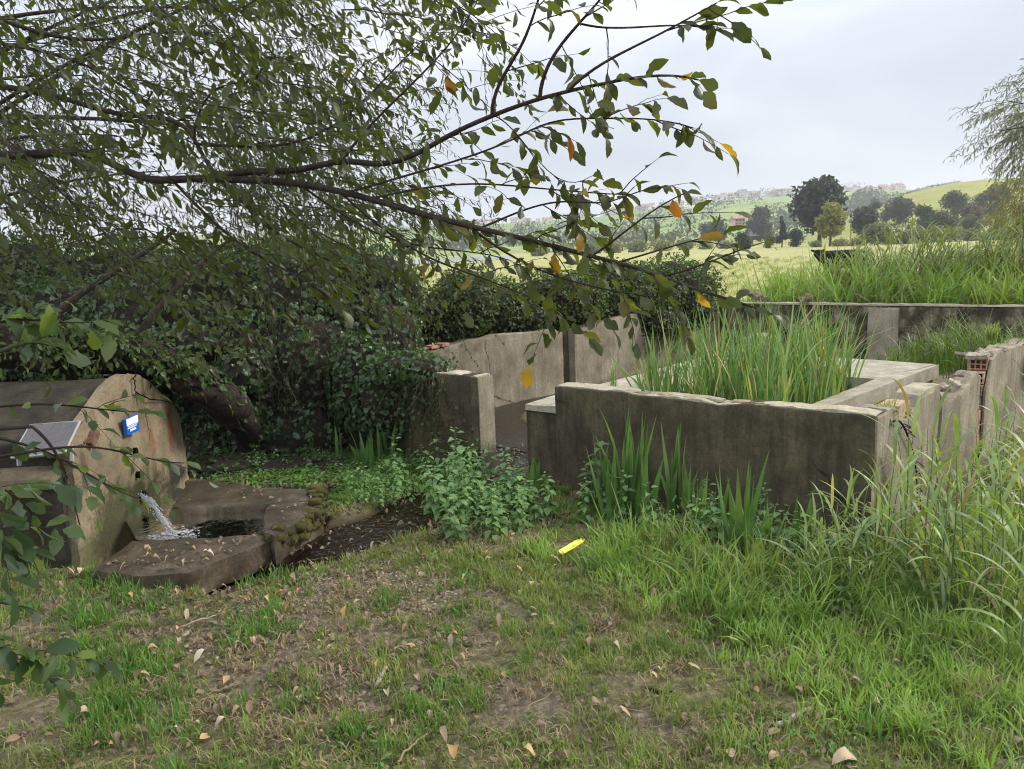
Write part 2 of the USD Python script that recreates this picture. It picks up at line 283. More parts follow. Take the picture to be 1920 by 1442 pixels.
M['sedge_bright'] = leafmat('bright_sedge_blade', [(0, (0.1785, 0.26, 0.051)), (.4, (0.231, 0.32, 0.068)), (.8, (0.315, 0.36, 0.102)), (.93, (0.441, 0.38, 0.17))], trans=.35, rough=.5)
M['straw'] = leafmat('dry_grass_blade', [(0, (0.273, 0.21, 0.126)), (.4, (0.399, 0.3255, 0.1995)), (.8, (0.525, 0.4515, 0.3045))], trans=.2, rough=.7)
M['clover'] = leafmat('ground_cover_leaf', [(0, (0.09775, 0.161, 0.0414)), (.5, (0.1495, 0.2185, 0.0575)), (.9, (0.207, 0.253, 0.092))], trans=.25)
M['fallen'] = leafmat('fallen_leaf', [(0, (0.1707, 0.1133, 0.08085)), (.2, (0.3201, 0.2153, 0.1386)), (.4, (0.4908, 0.4192, 0.3234)), (.55, (0.3628, 0.2606, 0.1848)), (.7, (0.4908, 0.2719, 0.104)), (.85, (0.2561, 0.17, 0.1155)), (1, (0.5975, 0.5438, 0.4389))], trans=.15, rough=.6, by='ob', const=False)
M['litter'] = leafmat('leaf_litter', [(0, (0.1719, 0.1295, 0.08855)), (.3, (0.2777, 0.2133, 0.1449)), (.6, (0.3967, 0.32, 0.2253)), (.85, (0.5025, 0.4571, 0.3381)), (.95, (0.529, 0.3047, 0.1127))], trans=.1, rough=.7)
M['bark'] = rockmat('bark', (0.0175, 0.013, 0.01), (0.0425, 0.033, 0.025), (0.075, 0.06, 0.0475), scale=18, stretch=(1, 1, .35), bump=.9, dist=.03)
M['twig'] = plain('twig_bark', (0.036, 0.027, 0.021), .8, .2)
M['twig_light'] = plain('dry_stem', (0.104, 0.078, 0.05525), .8, .2)
M['oldbark'] = rockmat('furrowed_old_bark', (0.012, 0.0088, 0.0072), (0.04, 0.03, 0.0232), (0.08, 0.062, 0.048), scale=9, stretch=(.35, 2.2, 2.2), bump=1., dist=.05)
M['wall'] = rockmat('weathered_render', (0.1378, 0.1196, 0.08777), (0.2481, 0.2153, 0.158), (0.3492, 0.311, 0.237), scale=3.2, bump=.45, spots=(0.386, 0.3826, 0.2984), spotsize=65., spotcut=.27, streak=((.115, .100, .084), .44, .78), cracks=(0.0291, 0.026, 0.021))
M['wall_dark'] = rockmat('shaded_algae_render', (0.03518, 0.0295, 0.01774), (0.07329, 0.06104, 0.03547), (0.1466, 0.122, 0.07281), scale=4.5, bump=.5, pos=(.3, .5, .78), spots=(0.1856, 0.1678, 0.112), spotsize=70., spotcut=.215, streak=((.024, .020, .013), .46, .72), cracks=(0.009157, 0.00826, 0.006195))  # algae stains plus the shade of the camera-facing side, put into the colour
M['wall_back'] = rockmat('lichen_blotched_render', (0.03264, 0.02802, 0.01872), (0.09792, 0.08075, 0.05184), (0.2448, 0.2142, 0.1512), scale=5, bump=.5, pos=(.40, .5, .62), spots=(0.2938, 0.2719, 0.1944), spotsize=60., spotcut=.23, streak=((0.0306, 0.02575, 0.0171), .44, .66), cracks=(.015, .012, .009))
M['coping'] = rockmat('bare_top_render', (0.2276, 0.199, 0.1347), (0.3641, 0.3317, 0.2391), (0.4734, 0.4454, 0.3303), scale=7, bump=.6, spots=(0.3641, 0.3127, 0.113), spotsize=26., spotcut=.2)
M['slab'] = rockmat('worn_slab', (0.2203, 0.1993, 0.1539), (0.3121, 0.2874, 0.2268), (0.4039, 0.3801, 0.2997), scale=8, bump=.4)
M['brick'] = rockmat('terracotta', (.24, .11, .07), (.40, .20, .13), (.52, .33, .24), scale=18, bump=.3)
M['brick_dusty'] = rockmat('dusty_terracotta', (.22, .15, .10), (.36, .25, .17), (.46, .36, .27), scale=20, bump=.4)
M['brick_old'] = rockmat('dirty_terracotta', (.07, .045, .032), (.15, .085, .055), (.25, .15, .10), scale=14, bump=.4)
M['mortar'] = rockmat('broken_mortar', (.20, .165, .125), (.34, .29, .23), (.48, .42, .35), scale=22, bump=.8)
M['fount'] = rockmat('fountain_render', (0.1331, 0.1041, 0.06749), (0.2128, 0.1713, 0.1144), (0.2793, 0.2351, 0.1614), scale=2.6, bump=.4, spots=(0.07982, 0.05709, 0.03521), spotsize=30., spotcut=.2, streak=((0.1264, 0.07724, 0.04108), .52, .80), blots=[(tuple(atx(x, y, -2.38)), (.3, a, b), r, c) for x, y, a, b, r, c in FBLOTS])
M['fount_dark'] = rockmat('shaded_fountain_roof', (0.0175, 0.016, 0.011), (0.0375, 0.033, 0.0225), (0.07, 0.06, 0.0425), scale=6, bump=.6)  # roof and side wall: the canopy's shade put into the dark colour
M['stone_wet'] = rockmat('wet_basin_stone', (0.02947, 0.02341, 0.01654), (0.06548, 0.04957, 0.03308), (0.1179, 0.09299, 0.06483), scale=6, bump=.5, rough=.5, streak=((0.03274, 0.0358, 0.01323), .52, .66))
M['moss'] = rockmat('moss', (0.0315, 0.0315, 0.0084), (0.0595, 0.056, 0.014), (0.098, 0.084, 0.0245), scale=16, bump=1., dist=.03)
M['soot'] = rockmat('black_damp_stain', (.025, .025, .024), (.06, .058, .055), (.16, .15, .145), scale=14, bump=.3)
M['mud'] = rockmat('mud', (0.021, 0.0147, 0.0098), (0.042, 0.0301, 0.0203), (0.077, 0.0574, 0.0406), scale=12, bump=1., rough=.55, dist=.03)
M['white_stone'] = rockmat('pale_stone', (.38, .36, .33), (.52, .50, .46), (.62, .60, .57), scale=14, bump=.4)
M['pebble'] = rockmat('pebble', (.16, .13, .10), (.28, .235, .19), (.42, .37, .31), scale=30, bump=.2)
M['deadwood'] = rockmat('weathered_deadwood', (.17, .13, .10), (.32, .27, .22), (.48, .43, .37), scale=12, stretch=(.4, 2, 2), bump=.7)
M['oldlog'] = rockmat('rotten_log', (.07, .05, .035), (.20, .155, .115), (.42, .36, .29), scale=9, stretch=(.6, 2, 2), bump=.9)
M['dark_vine'] = plain('dry_black_vine', (.022, .016, .013), .9, .1)
M['yellow'] = plain('yellow_plastic', (.72, .68, .045), .35, .5)
M['blue'] = plain('blue_sign_paint', (0.0096, 0.104, 0.496), .35, .5)
M['white'] = plain('white_sign_paint', (.80, .82, .84), .4, .4)
M['panel'] = rockmat('grey_panel_face', (.085, .080, .085), (.115, .108, .115), (.15, .14, .145), scale=3, bump=.08, rough=.42)
M['metal'] = plain('panel_edge', (.35, .34, .33), .5, .4)
M['cow'] = plain('black_cow_hide', (.006, .006, .006), .8, .08)
def water_mat(name, tint, rough=.04, scale=18., strength=.25):
    return usdkit.material(stage, '/World/Looks/' + name, {'geo': ('geometry', {}), 'no': ('noise_texture', {'scale': scale, 'detail': 3.0, 'distortion': .6}), 'bu': ('bump', {'strength': strength, 'distance': .02}),
        't': ('transparent_bsdf', {'color': tint}), 'g': ('glossy_bsdf', {'roughness': rough, 'color': (1, 1, 1)}), 'fr': ('fresnel', {'IOR': 1.33}), 'mx': ('mix_closure', {})},
        [('geo.position', 'no.vector'), ('no.fac', 'bu.height'), ('bu.normal', 'g.normal'), ('bu.normal', 'fr.normal'), ('fr.fac', 'mx.fac'), ('t.BSDF', 'mx.closure1'), ('g.BSDF', 'mx.closure2')][:3] +
        [('fr.fac', 'mx.fac'), ('t.BSDF', 'mx.closure1'), ('g.BSDF', 'mx.closure2')], surface='mx.closure')
M['water'] = water_mat('trough_water', (.30, .25, .18))
M['stream'] = water_mat('stream_water', (.74, .66, .55), scale=30., strength=.5)
M['jet'] = usdkit.material(stage, '/World/Looks/falling_water', {'t': ('transparent_bsdf', {'color': (.9, .92, .93)}), 'p': ('principled_bsdf', {'base_color': (.40, .42, .44), 'roughness': .06, 'specular_ior_level': 1.}), 'mx': ('mix_closure', {'fac': .38})},
    [('t.BSDF', 'mx.closure1'), ('p.BSDF', 'mx.closure2')], surface='mx.closure')
M['foam'] = plain('splash_foam', (.30, .32, .34), .08, 1.)
M['estuary'] = plain('estuary_water', (.30, .32, .34), .12, .6)

# ------------------------------------------------------------------ ground
STREAM = np.array([(-1.55, 3.95), (-1.1, 4.25), (-.72, 4.62), (-.42, 5.2), (-.16, 5.8), (-.02, 6.6), (-.25, 7.4), (-.1, 8.0), (.6, 9.0)])
def dist_path(P, path):
    d = np.full(len(P), 1e9)
    for a, b in zip(path[:-1], path[1:]):
        ab = b - a; t = np.clip(((P - a) @ ab) / (ab @ ab), 0, 1); d = np.minimum(d, np.linalg.norm(P - a - t[:, None] * ab, axis=1))
    return d
def smooth(x, a, b): t = np.clip((x - a) / (b - a), 0, 1); return t * t * (3 - 2 * t)
def gz(x, y):
    x, y = np.asarray(x, float), np.asarray(y, float); sh = np.broadcast(x, y).shape
    P = np.column_stack([np.broadcast_to(x, sh).ravel(), np.broadcast_to(y, sh).ravel()])
    near = np.exp(-((P[:, 1] - 4) / 9) ** 2)
    q = np.column_stack([P, np.zeros(len(P))])
    z = (meshkit.fbm(q * 1.3, 3, 5) - .5) * .07 * near + (meshkit.fbm(q * 9, 3, 9) - .5) * .030 * near
    z += (meshkit.fbm(q * .03, 3, 15) - .5) * .25 * smooth(P[:, 1], 14, 40) * (1 - smooth(P[:, 1], 160, 260))
    dv = P - OO; u_, v_ = dv @ UU, dv @ VV      # the bank of soil held up by the back wall
    z += .52 * smooth(v_, 6.64, 6.74) * (1 - smooth(v_, 8.2, 17)) * smooth(u_, -1.9, -1.2) * (1 - smooth(u_, 7, 12))
    d = dist_path(P, STREAM); wdt = .34 + .12 * (meshkit.noise(q * 3, 3) - .5)
    z = z * (.25 + .75 * smooth(d, .2, .6)) - .10 * (1 - smooth(d, wdt * .45, wdt * 1.1))
    # the bed of the stone trough
    inb = (P[:, 0] > -2.4) & (P[:, 0] < -1.2) & (P[:, 1] > 3.9) & (P[:, 1] < 5.4)
    z = np.where(inb, np.minimum(z, -.07), z)
    return z.reshape(sh)
def grid_axis(fine0, fine1, step, far0, far1, grow=1.18):
    a = list(np.arange(fine0, fine1 + 1e-9, step)); s = step; x = a[-1]
    while x < far1: s *= grow; x += s; a.append(min(x, far1))
    s = step; x = a[0]; b = []
    while x > far0: s *= grow; x -= s; b.append(max(x, far0))
    return np.array(b[::-1] + a)
gx, gy = grid_axis(-3.6, 4.2, .045, -2600, 2600), grid_axis(1.2, 11, .045, -400, 2600)
X, Y = np.meshgrid(gx, gy); Z = gz(X, Y)
nx, ny = len(gx), len(gy); ii = (np.arange(ny - 1)[:, None] * nx + np.arange(nx - 1)[None]).ravel()
gm = (np.column_stack([X.ravel(), Y.ravel(), Z.ravel()]), np.column_stack([ii, ii + 1, ii + nx + 1, ii + nx]))
M['ground'] = usdkit.material(stage, '/World/Looks/earth_and_meadow', {
    'geo': ('geometry', {}), 'xyz': ('separate_xyz', {}),
    'n1': ('noise_texture', {'scale': 1.7, 'detail': 5.0, 'roughness': .6}), 'n2': ('noise_texture', {'scale': 26.0, 'detail': 8.0, 'roughness': .75}), 'n3': ('noise_texture', {'scale': 120.0, 'detail': 4.0, 'roughness': .7}),
    'soil': ('rgb_ramp', {'ramp': [(.28, (.058, .045, .032)), (.5, (.14, .115, .082)), (.68, (.31, .26, .195))]}),
    'turf': ('rgb_ramp', {'ramp': [(.3, (.055, .058, .022)), (.5, (.12, .115, .050)), (.7, (.28, .24, .14))]}),
    'patch': ('rgb_ramp', {'ramp': [(.42, (0, 0, 0)), (.58, (1, 1, 1))]}), 'near': ('mix', {'mix_type': 'mix'}),
    'mp': ('mapping', {'scale': (.012, .05, 1.)}), 'nm': ('noise_texture', {'scale': 1.5, 'detail': 6.0, 'roughness': .65}), 'nf': ('noise_texture', {'scale': 1.1, 'detail': 8.0, 'roughness': .7}),
    'mead': ('rgb_ramp', {'ramp': [(.3, (.26, .27, .10)), (.5, (.34, .335, .135)), (.7, (.43, .40, .19))]}),
    'mead2': ('rgb_ramp', {'ramp': [(.3, (.6, .65, .6)), (.7, (1.3, 1.25, 1.3))]}), 'mm': ('mix', {'mix_type': 'multiply', 'fac': .7}),
    'wet': ('map_range', {'from_min': -.010, 'from_max': -.042, 'to_min': 0., 'to_max': 1., 'clamp': True}), 'wm': ('mix', {'mix_type': 'mix', 'color2': (.055, .040, .026)}),
    'far': ('map_range', {'from_min': 10.0, 'from_max': 13.0, 'to_min': 0., 'to_max': 1., 'clamp': True}), 'mx': ('mix', {'mix_type': 'mix'}),
    'bu': ('bump', {'strength': .9, 'distance': .03}), 'mb': ('mix', {'mix_type': 'mix', 'fac': .4}), 'p': ('principled_bsdf', {'roughness': .95, 'specular_ior_level': .15})},
    [('geo.position', 'xyz.vector'), ('geo.position', 'n1.vector'), ('geo.position', 'n2.vector'), ('geo.position', 'n3.vector'), ('n2.fac', 'soil.fac'), ('n2.fac', 'turf.fac'), ('n1.fac', 'patch.fac'),
     ('patch.color', 'near.fac'), ('soil.color', 'near.color1'), ('turf.color', 'near.color2'), ('geo.position', 'mp.vector'), ('mp.vector', 'nm.vector'), ('geo.position', 'nf.vector'), ('nm.fac', 'mead.fac'), ('nf.fac', 'mead2.fac'),
     ('mead.color', 'mm.color1'), ('mead2.color', 'mm.color2'), ('xyz.y', 'far.value'), ('far.result', 'mx.fac'), ('xyz.z', 'wet.value'), ('wet.result', 'wm.fac'), ('near.color', 'wm.color1'), ('wm.color', 'mx.color1'), ('mm.color', 'mx.color2'), ('mx.color', 'p.base_color'),
     ('n2.color', 'mb.color1'), ('n3.color', 'mb.color2'), ('mb.color', 'bu.height'), ('bu.normal', 'p.normal')], surface='p.BSDF')
put('ground', gm, M['ground'], smooth=True, kind='structure')

# far hills --------------------------------------------------------------
RIDGE = [(200, 446), (500, 436), (760, 427), (1000, 418), (1120, 408), (1200, 396), (1300, 381), (1385, 371), (1500, 366), (1600, 361), (1700, 356), (1800, 352), (2300, 340), (2900, 352)]
rq = np.array([aty(x, y, 1300.) for x, y in RIDGE])
def hill_far(x, y):
    xr = np.asarray(x) * 1300. / np.asarray(y); h = np.interp(xr, rq[:, 0], rq[:, 2]); t = np.clip((np.asarray(y) - 330) / 970, 0, 1)
    q = np.stack(np.broadcast_arrays(x, y, 0. * np.asarray(y)), -1) / 160.
    return h * (.35 * t + .65 * t * t * (3 - 2 * t)) * (1 + .28 * (meshkit.fbm(q, 3, 21) - .5) * (1 - t) * t * 4) - 1.0 - 12 * smooth(np.asarray(y), 1320, 1900)
NEARH = [(1500, 446), (1560, 430), (1620, 404), (1660, 382), (1700, 364), (1750, 351), (1800, 343), (1850, 337), (1920, 333), (2100, 332), (2500, 350), (2900, 380)]
nq = np.array([aty(x, y, 420.) for x, y in NEARH])
def hill_near(x, y):
    xr = np.asarray(x) * 420. / np.asarray(y); h = np.interp(xr, nq[:, 0], nq[:, 2]); t = np.clip((np.asarray(y) - 190) / 230, 0, 1)
    q = np.stack(np.broadcast_arrays(x, y, 0. * np.asarray(y)), -1) / 45.
    return h * (t * t * (3 - 2 * t)) * (1 - .25 * smooth(np.asarray(y), 430, 620)) + 1.2 * (meshkit.fbm(q, 3, 31) - .5) * t - .4
def terrain(fn, x0, x1, y0, y1, n, k):
    a, b = np.linspace(x0, x1, n), np.linspace(y0, y1, k); X, Y = np.meshgrid(a, b); X = X * (Y / y1) ** .6; Z = fn(X, Y)
    i = (np.arange(k - 1)[:, None] * n + np.arange(n - 1)[None]).ravel()
    return np.column_stack([X.ravel(), Y.ravel(), Z.ravel()]), np.column_stack([i, i + 1, i + n + 1, i + n])
def fieldmat(name, cols, vs, dark, sc):
    return usdkit.material(stage, '/World/Looks/' + name, {'geo': ('geometry', {}), 'mp': ('mapping', {'scale': vs}), 'vo': ('voronoi_texture', {'scale': 1.0, 'randomness': .9}), 'sep': ('separate_color', {}),
        'rp': ('rgb_ramp', {'ramp': [(i / (len(cols) - 1), c) for i, c in enumerate(cols)]}), 'no': ('noise_texture', {'scale': sc, 'detail': 8.0, 'roughness': .7}),
        'wd': ('rgb_ramp', {'ramp': [(.60, (0, 0, 0)), (.66, (1, 1, 1))]}), 'mw': ('mix', {'mix_type': 'mix', 'color2': dark}), 'vr': ('map_range', {'from_min': .3, 'from_max': .7, 'to_min': .75, 'to_max': 1.2}), 'hs': ('hsv', {}),
        'p': ('principled_bsdf', {'roughness': 1., 'specular_ior_level': .1})},
        [('geo.position', 'mp.vector'), ('mp.vector', 'vo.vector'), ('vo.color', 'sep.color'), ('sep.r', 'rp.fac'), ('geo.position', 'no.vector'), ('no.fac', 'wd.fac'), ('wd.color', 'mw.fac'), ('rp.color', 'mw.color1'),
         ('no.fac', 'vr.value'), ('vr.result', 'hs.value'), ('mw.color', 'hs.color'), ('hs.color', 'p.base_color')], surface='p.BSDF')
put('far_hill', terrain(hill_far, -2200, 2200, 320, 1900, 160, 90), fieldmat('hill_fields', [(.13, .19, .055), (.20, .27, .07), (.25, .28, .10), (.16, .24, .06), (.28, .30, .13)], (.006, .0035, .0), (.045, .062, .030), .02), smooth=True, kind='structure')
put('pasture_hill', terrain(hill_near, 60, 620, 185, 640, 110, 70), fieldmat('hill_pasture', [(.24, .25, .075), (.28, .28, .09), (.30, .29, .10)], (.012, .012, .0), (.20, .22, .065), .05), smooth=True, kind='structure')
# estuary: a strip of pale water across the meadow
ev = [atz(x, y, .03) for x, y in [(560, 497), (700, 489), (860, 481.5), (965, 479), (955, 486), (860, 491), (700, 500), (560, 507)]]
put('estuary_water', (np.array(ev), [(0, 1, 6), (0, 6, 7), (1, 2, 5), (1, 5, 6), (2, 3, 4), (2, 4, 5)]), M['estuary'], kind='structure')
# ------------------------------------------------------------------ ruined walls
def wall(p0, p1, thick, prof, seed=0, ds=.035, zb=-.12, rough=.010, rag=.009, rows=12):
    """a rendered wall from p0 to p1 (plan points, p0-p1 on its seen face, its body lies to the left), prof: (distance, height of the top)"""
    p0, p1 = np.asarray(p0, float), np.asarray(p1, float); L = np.linalg.norm(p1 - p0); d = (p1 - p0) / L; nrm = np.array([-d[1], d[0]])
    s = np.unique(np.r_[np.linspace(0, L, max(int(L / ds), 2) + 1), [a for a, _ in prof if 0 <= a <= L]])
    zt = np.interp(s, [a for a, _ in prof], [b for _, b in prof])
    zt = zt + rag * (meshkit.fbm(np.column_stack([s * 9, s * 0 + seed, s * 0]), 3, seed) - .5) * 2
    t = np.linspace(0, 1, rows); c = .008
    loop = [(0., a) for a in t[:-1]] + [(0., 1 - c), (c / thick, 1.)] + [(k, 1.) for k in (.25, .5, .75)] + [(1 - c / thick, 1.), (1., 1 - c)] + [(1., a) for a in t[:-1][::-1]]
    n = len(loop); v = np.zeros((len(s), n, 3))
    for j, (a, b) in enumerate(loop):
        xy = p0[None] + d[None] * s[:, None] + nrm[None] * (a * thick)
        v[:, j, :2] = xy; v[:, j, 2] = zb + (zt - zb) * b
    q = v.reshape(-1, 3); k = (meshkit.fbm(q * 6, 4, seed + 3) - .5) * 2 * rough
    side = np.array([-1. if a < .5 else 1. for a, _ in loop]) * np.array([1. if b < 1 else .3 for _, b in loop])
    v[:, :, :2] += nrm[None, None] * (k.reshape(len(s), n) * side[None])[..., None]
    topm = np.array([b > .98 for _, b in loop]); v[:, topm, 2] += ((meshkit.fbm(q * 22, 3, seed + 8) - .5) * rag).reshape(len(s), n)[:, topm]
    f = []
    for i in range(len(s) - 1):
        for j in range(n - 1): f += [(i * n + j, (i + 1) * n + j, (i + 1) * n + j + 1), (i * n + j, (i + 1) * n + j + 1, i * n + j + 1)]
    V = v.reshape(-1, 3); vs = [V]
    base = len(V)
    for i, flip in ((0, False), (len(s) - 1, True)):      # end faces as strips between front and back rows
        for j in range(n // 2):
            a, b, c2, d2 = i * n + j, i * n + j + 1, i * n + n - 2 - j, i * n + n - 1 - j
            q4 = [(a, b, c2), (a, c2, d2)] if not flip else [(a, c2, b), (a, d2, c2)]
            f += q4
    return V, np.array(f)
def hollow_brick(L=.20, w=.115, h=.080, nx=3, nz=2, wall_=.010):
    cw, ch = (w - wall_ * (nx + 1)) / nx, (h - wall_ * (nz + 1)) / nz
    holes = [[(-w / 2 + wall_ + i * (cw + wall_), wall_ + j * (ch + wall_)), (-w / 2 + wall_ + i * (cw + wall_) + cw, wall_ + j * (ch + wall_)), (-w / 2 + wall_ + i * (cw + wall_) + cw, wall_ + j * (ch + wall_) + ch), (-w / 2 + wall_ + i * (cw + wall_), wall_ + j * (ch + wall_) + ch)] for i in range(nx) for j in range(nz)]
    t = trimesh.creation.extrude_polygon(Polygon([(-w / 2, 0), (w / 2, 0), (w / 2, h), (-w / 2, h)], holes), L, engine='earcut')
    v, f = tm(t)
    return np.column_stack([v[:, 0], v[:, 2], v[:, 1]]), f[:, ::-1]       # holes open along +y
def rubble(r, seed, flat=.6):
    t = trimesh.creation.icosphere(1, 1.); v = t.vertices; g = np.random.default_rng(seed)
    k = 1 + .75 * (meshkit.fbm(v * 1.1 + seed * 3.1, 3, seed) - .5)
    v = np.clip(v * k[:, None] * 1.25, -.85, .85) * np.array([1, .75 + .3 * g.random(), flat]) * r
    return v, np.array(t.faces)
def frag(w, d, h, seed):
    v, f = tm(trimesh.creation.box((w, d, h)).subdivide()); return v + (meshkit.fbm(v * 40 + seed, 2, seed)[:, None] - .5) * .3 * min(w, d, h), f
def place(mesh, P, rz=0., tx=0., ty=0.):
    T = trimesh.transformations.euler_matrix(tx, ty, rz)[:3, :3]; return mesh[0] @ T.T + np.asarray(P), mesh[1]
UANG = math.atan2(UU[1], UU[0])                 # direction of the front wall in plan

# long front wall, its face darkened in colour by painted shade and algae
fw = thing('front_wall', 'long low rendered wall in the foreground with a face darkened by painted shade and algae and pale broken top', 'wall')
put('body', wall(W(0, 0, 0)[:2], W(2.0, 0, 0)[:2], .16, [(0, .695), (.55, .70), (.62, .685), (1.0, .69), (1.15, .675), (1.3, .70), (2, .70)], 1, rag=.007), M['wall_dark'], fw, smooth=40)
# the bare mortar bed on its top, chipped along the edge
cp = wall(W(.006, .013, 0)[:2], W(1.994, .013, 0)[:2], .138, [(0, .702), (.5, .707), (.62, .694), (1.0, .698), (1.15, .684), (1.3, .707), (2, .708)], 2, zb=.66, rag=.012, rows=3)
put('mortar_top', cp, M['coping'], fw, smooth=40)
g = np.random.default_rng(3)
for k, u in enumerate([.62, .78, .97, 1.10, 1.26, 1.36]):
    put('brick', place(frag(.08 + .06 * g.random(), .06, .014, k), W(u, .070 + .02 * g.random(), .694), UANG + g.normal() * .2, g.normal() * .05), M['brick_dusty'] if k % 3 else M['mortar'], fw)
# short pillar wall beyond the opening, ivy hanging over its left end
pw = thing('pillar_wall', 'short rendered wall stub with narrow pale end left of the gap, ivy over its top', 'wall')
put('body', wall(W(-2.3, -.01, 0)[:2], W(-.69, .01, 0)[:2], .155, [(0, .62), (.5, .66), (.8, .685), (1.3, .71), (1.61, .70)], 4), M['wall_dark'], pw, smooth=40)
put('end_render', wall(W(-.688, .0, 0)[:2], W(-.680, .0, 0)[:2], .165, [(0, .70), (.01, .70)], 5, ds=.004, rag=.004, rough=.003), M['wall'], pw, smooth=40)
put('mortar_top', wall(W(-1.35, .01, 0)[:2], W(-.70, .014, 0)[:2], .145, [(0, .69), (.4, .716), (.7, .712)], 6, zb=.665, rag=.02, rows=3), M['coping'], pw, smooth=40)
# small block in the gap
sb = thing('step_block', 'small low concrete block standing against the left end of the front wall', 'block')
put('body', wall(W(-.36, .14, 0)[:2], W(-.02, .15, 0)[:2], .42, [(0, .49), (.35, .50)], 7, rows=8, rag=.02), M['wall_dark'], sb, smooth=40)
put('top_slab', wall(W(-.365, .135, 0)[:2], W(-.02, .145, 0)[:2], .43, [(0, .515), (.35, .525)], 8, zb=.475, rows=3, rag=.012), M['slab'], sb, smooth=40)

# right wall: broken run of hollow brick under render, going away from the front wall's corner
def RW(v, du=0.): return W(2.004 + .085 * v + du, v, 0)[:2]
rw = thing('right_wall', 'broken rendered side wall running back from the front corner with hollow bricks showing', 'wall')
put('body', wall(RW(.162), RW(1.08), .15, [(0, .70), (.12, .70), (.18, .63), (.30, .60), (.42, .62), (.48, .635), (.52, .69), (.92, .695)], 11, rag=.02), M['wall'], rw, smooth=40)
put('corner_render', wall(RW(-.002, .006), RW(.160, .006), .012, [(0, .70), (.2, .70)], 12, ds=.02, rag=.004, rough=.003), M['wall'], rw, smooth=40)
put('mortar_top', wall(RW(.70), RW(1.075), .145, [(0, .703), (.4, .706)], 13, zb=.67, rows=3, rag=.016), M['coping'], rw, smooth=40)
put('low_body', wall(RW(1.085, .012), RW(1.98, .012), .13, [(0, .60), (.2, .575), (.5, .60), (.8, .64), (.95, .60)], 14, rag=.04), M['wall'], rw, smooth=40)
WANG = math.atan2(*(RW(1) - RW(0))[::-1]) - math.pi / 2     # brick length (+y) along the wall
hb = hollow_brick(); hb_s = hollow_brick(.12)
for v_, z_, du in [(.40, .600, -.075)]:
    p = RW(v_, du); put('brick', place(hb, (p[0], p[1], z_), WANG + .05), M['brick_dusty'], rw)
for k in range(16):
    v_ = .28 + .35 * g.random() if k < 8 else 1.12 + .8 * g.random(); p = RW(v_, -.02 - .10 * g.random())
    z_ = .615 if k < 8 else .605 + .03 * math.sin((v_ - 1.1) * 3)
    put('rubble', place(frag(.04 + .05 * g.random(), .03 + .03 * g.random(), .018 + .02 * g.random(), 40 + k), (p[0], p[1], z_), g.random() * 6, g.normal() * .2, g.normal() * .2), M['mortar'] if k % 3 else M['brick_old'], rw)
# tall segment further back with open brick ends stepping up
tw = thing('tall_wall', 'taller rendered wall end at the right edge with stepped courses of open hollow bricks', 'wall')
TV = 2.06
put('body', wall(RW(TV + .16, .02), RW(3.6, .02), .15, [(0, .70), (.2, .74), (.8, .72), (1.5, .70)], 16, rag=.02), M['wall'], tw, smooth=40)
put('face_render', wall(RW(TV + .02, .024), RW(TV + .158, .024), .014, [(0, .50), (.07, .60), (.14, .70)], 17, ds=.03, rag=.02, rough=.004), M['wall'], tw, smooth=40)
for k in range(8):
    z_ = .03 + k * .086; back = max(0, k - 5) * .070; p = RW(TV - .02 + back + .012 * g.normal(), -.055)
    put('brick', place(hollow_brick(.16 if k < 6 else .2), (p[0], p[1], z_), WANG + .06 * g.normal()), M['brick_old'] if k in (4, 5) else M['brick_dusty'] if k == 6 else M['brick'], tw)
    if k not in (7, 8): put('mortar', place(frag(.125, .13, .010, 60 + k), (p[0], p[1] + .07, z_ - .005), WANG), M['mortar'], tw)
for k in range(10):
    p = RW(TV + .1 + .55 * g.random(), -.07 + .06 * g.normal()); put('rubble', place(frag(.04 + .05 * g.random(), .03 + .04 * g.random(), .018 + .016 * g.random(), 80 + k), (p[0], p[1], .735), g.random() * 6, g.normal() * .15, g.normal() * .15), M['mortar'], tw)
# back left wall: three pieces with an upright slot between
def BL(v): return W(float(np.interp(v, [.6, 1.1, 3.15, 5.4, 6.6], [-2.62, -2.53, -2.11, -1.86, -1.75])), v, 0)[:2]
bl = thing('back_left_wall', 'grey streaked retaining wall under the bramble hedge with an upright slot in it', 'wall')
put('body', wall(BL(.5), BL(3.10), .16, [(0, .64), (1.0, .655), (1.25, .70), (1.3, .715), (1.5, .70), (1.7, .72), (2.2, .70), (2.55, .70), (2.6, .66)], 21), M['wall'], bl, smooth=40)
p0, p1 = BL(3.24), BL(4.58)
off = np.array([UU[0], UU[1]]) * .05
put('buttress', wall(p0 + off, p1 + off, .21, [(0, .67), (.35, .70), (.5, .73), (.55, .70), (.8, .735), (1.22, .76), (1.27, .62), (1.32, .47), (1.4, .45)], 22), M['wall'], bl, smooth=40)
put('low_body', wall(BL(4.60), BL(6.6), .16, [(0, .45), (.25, .43), (.5, .55), (.9, .70), (2.2, .72)], 23), M['wall'], bl, smooth=40)
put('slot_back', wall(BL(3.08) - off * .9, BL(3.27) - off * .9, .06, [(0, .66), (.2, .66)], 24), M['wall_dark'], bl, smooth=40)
for k, v_ in enumerate([1.25, 1.37, 1.5]):
    p = BL(v_) - off * .8; put('brick', place(frag(.10, .12, .03, 30 + k), (p[0], p[1], .668 + .01 * k), UANG + 1.57), M['brick'], bl)
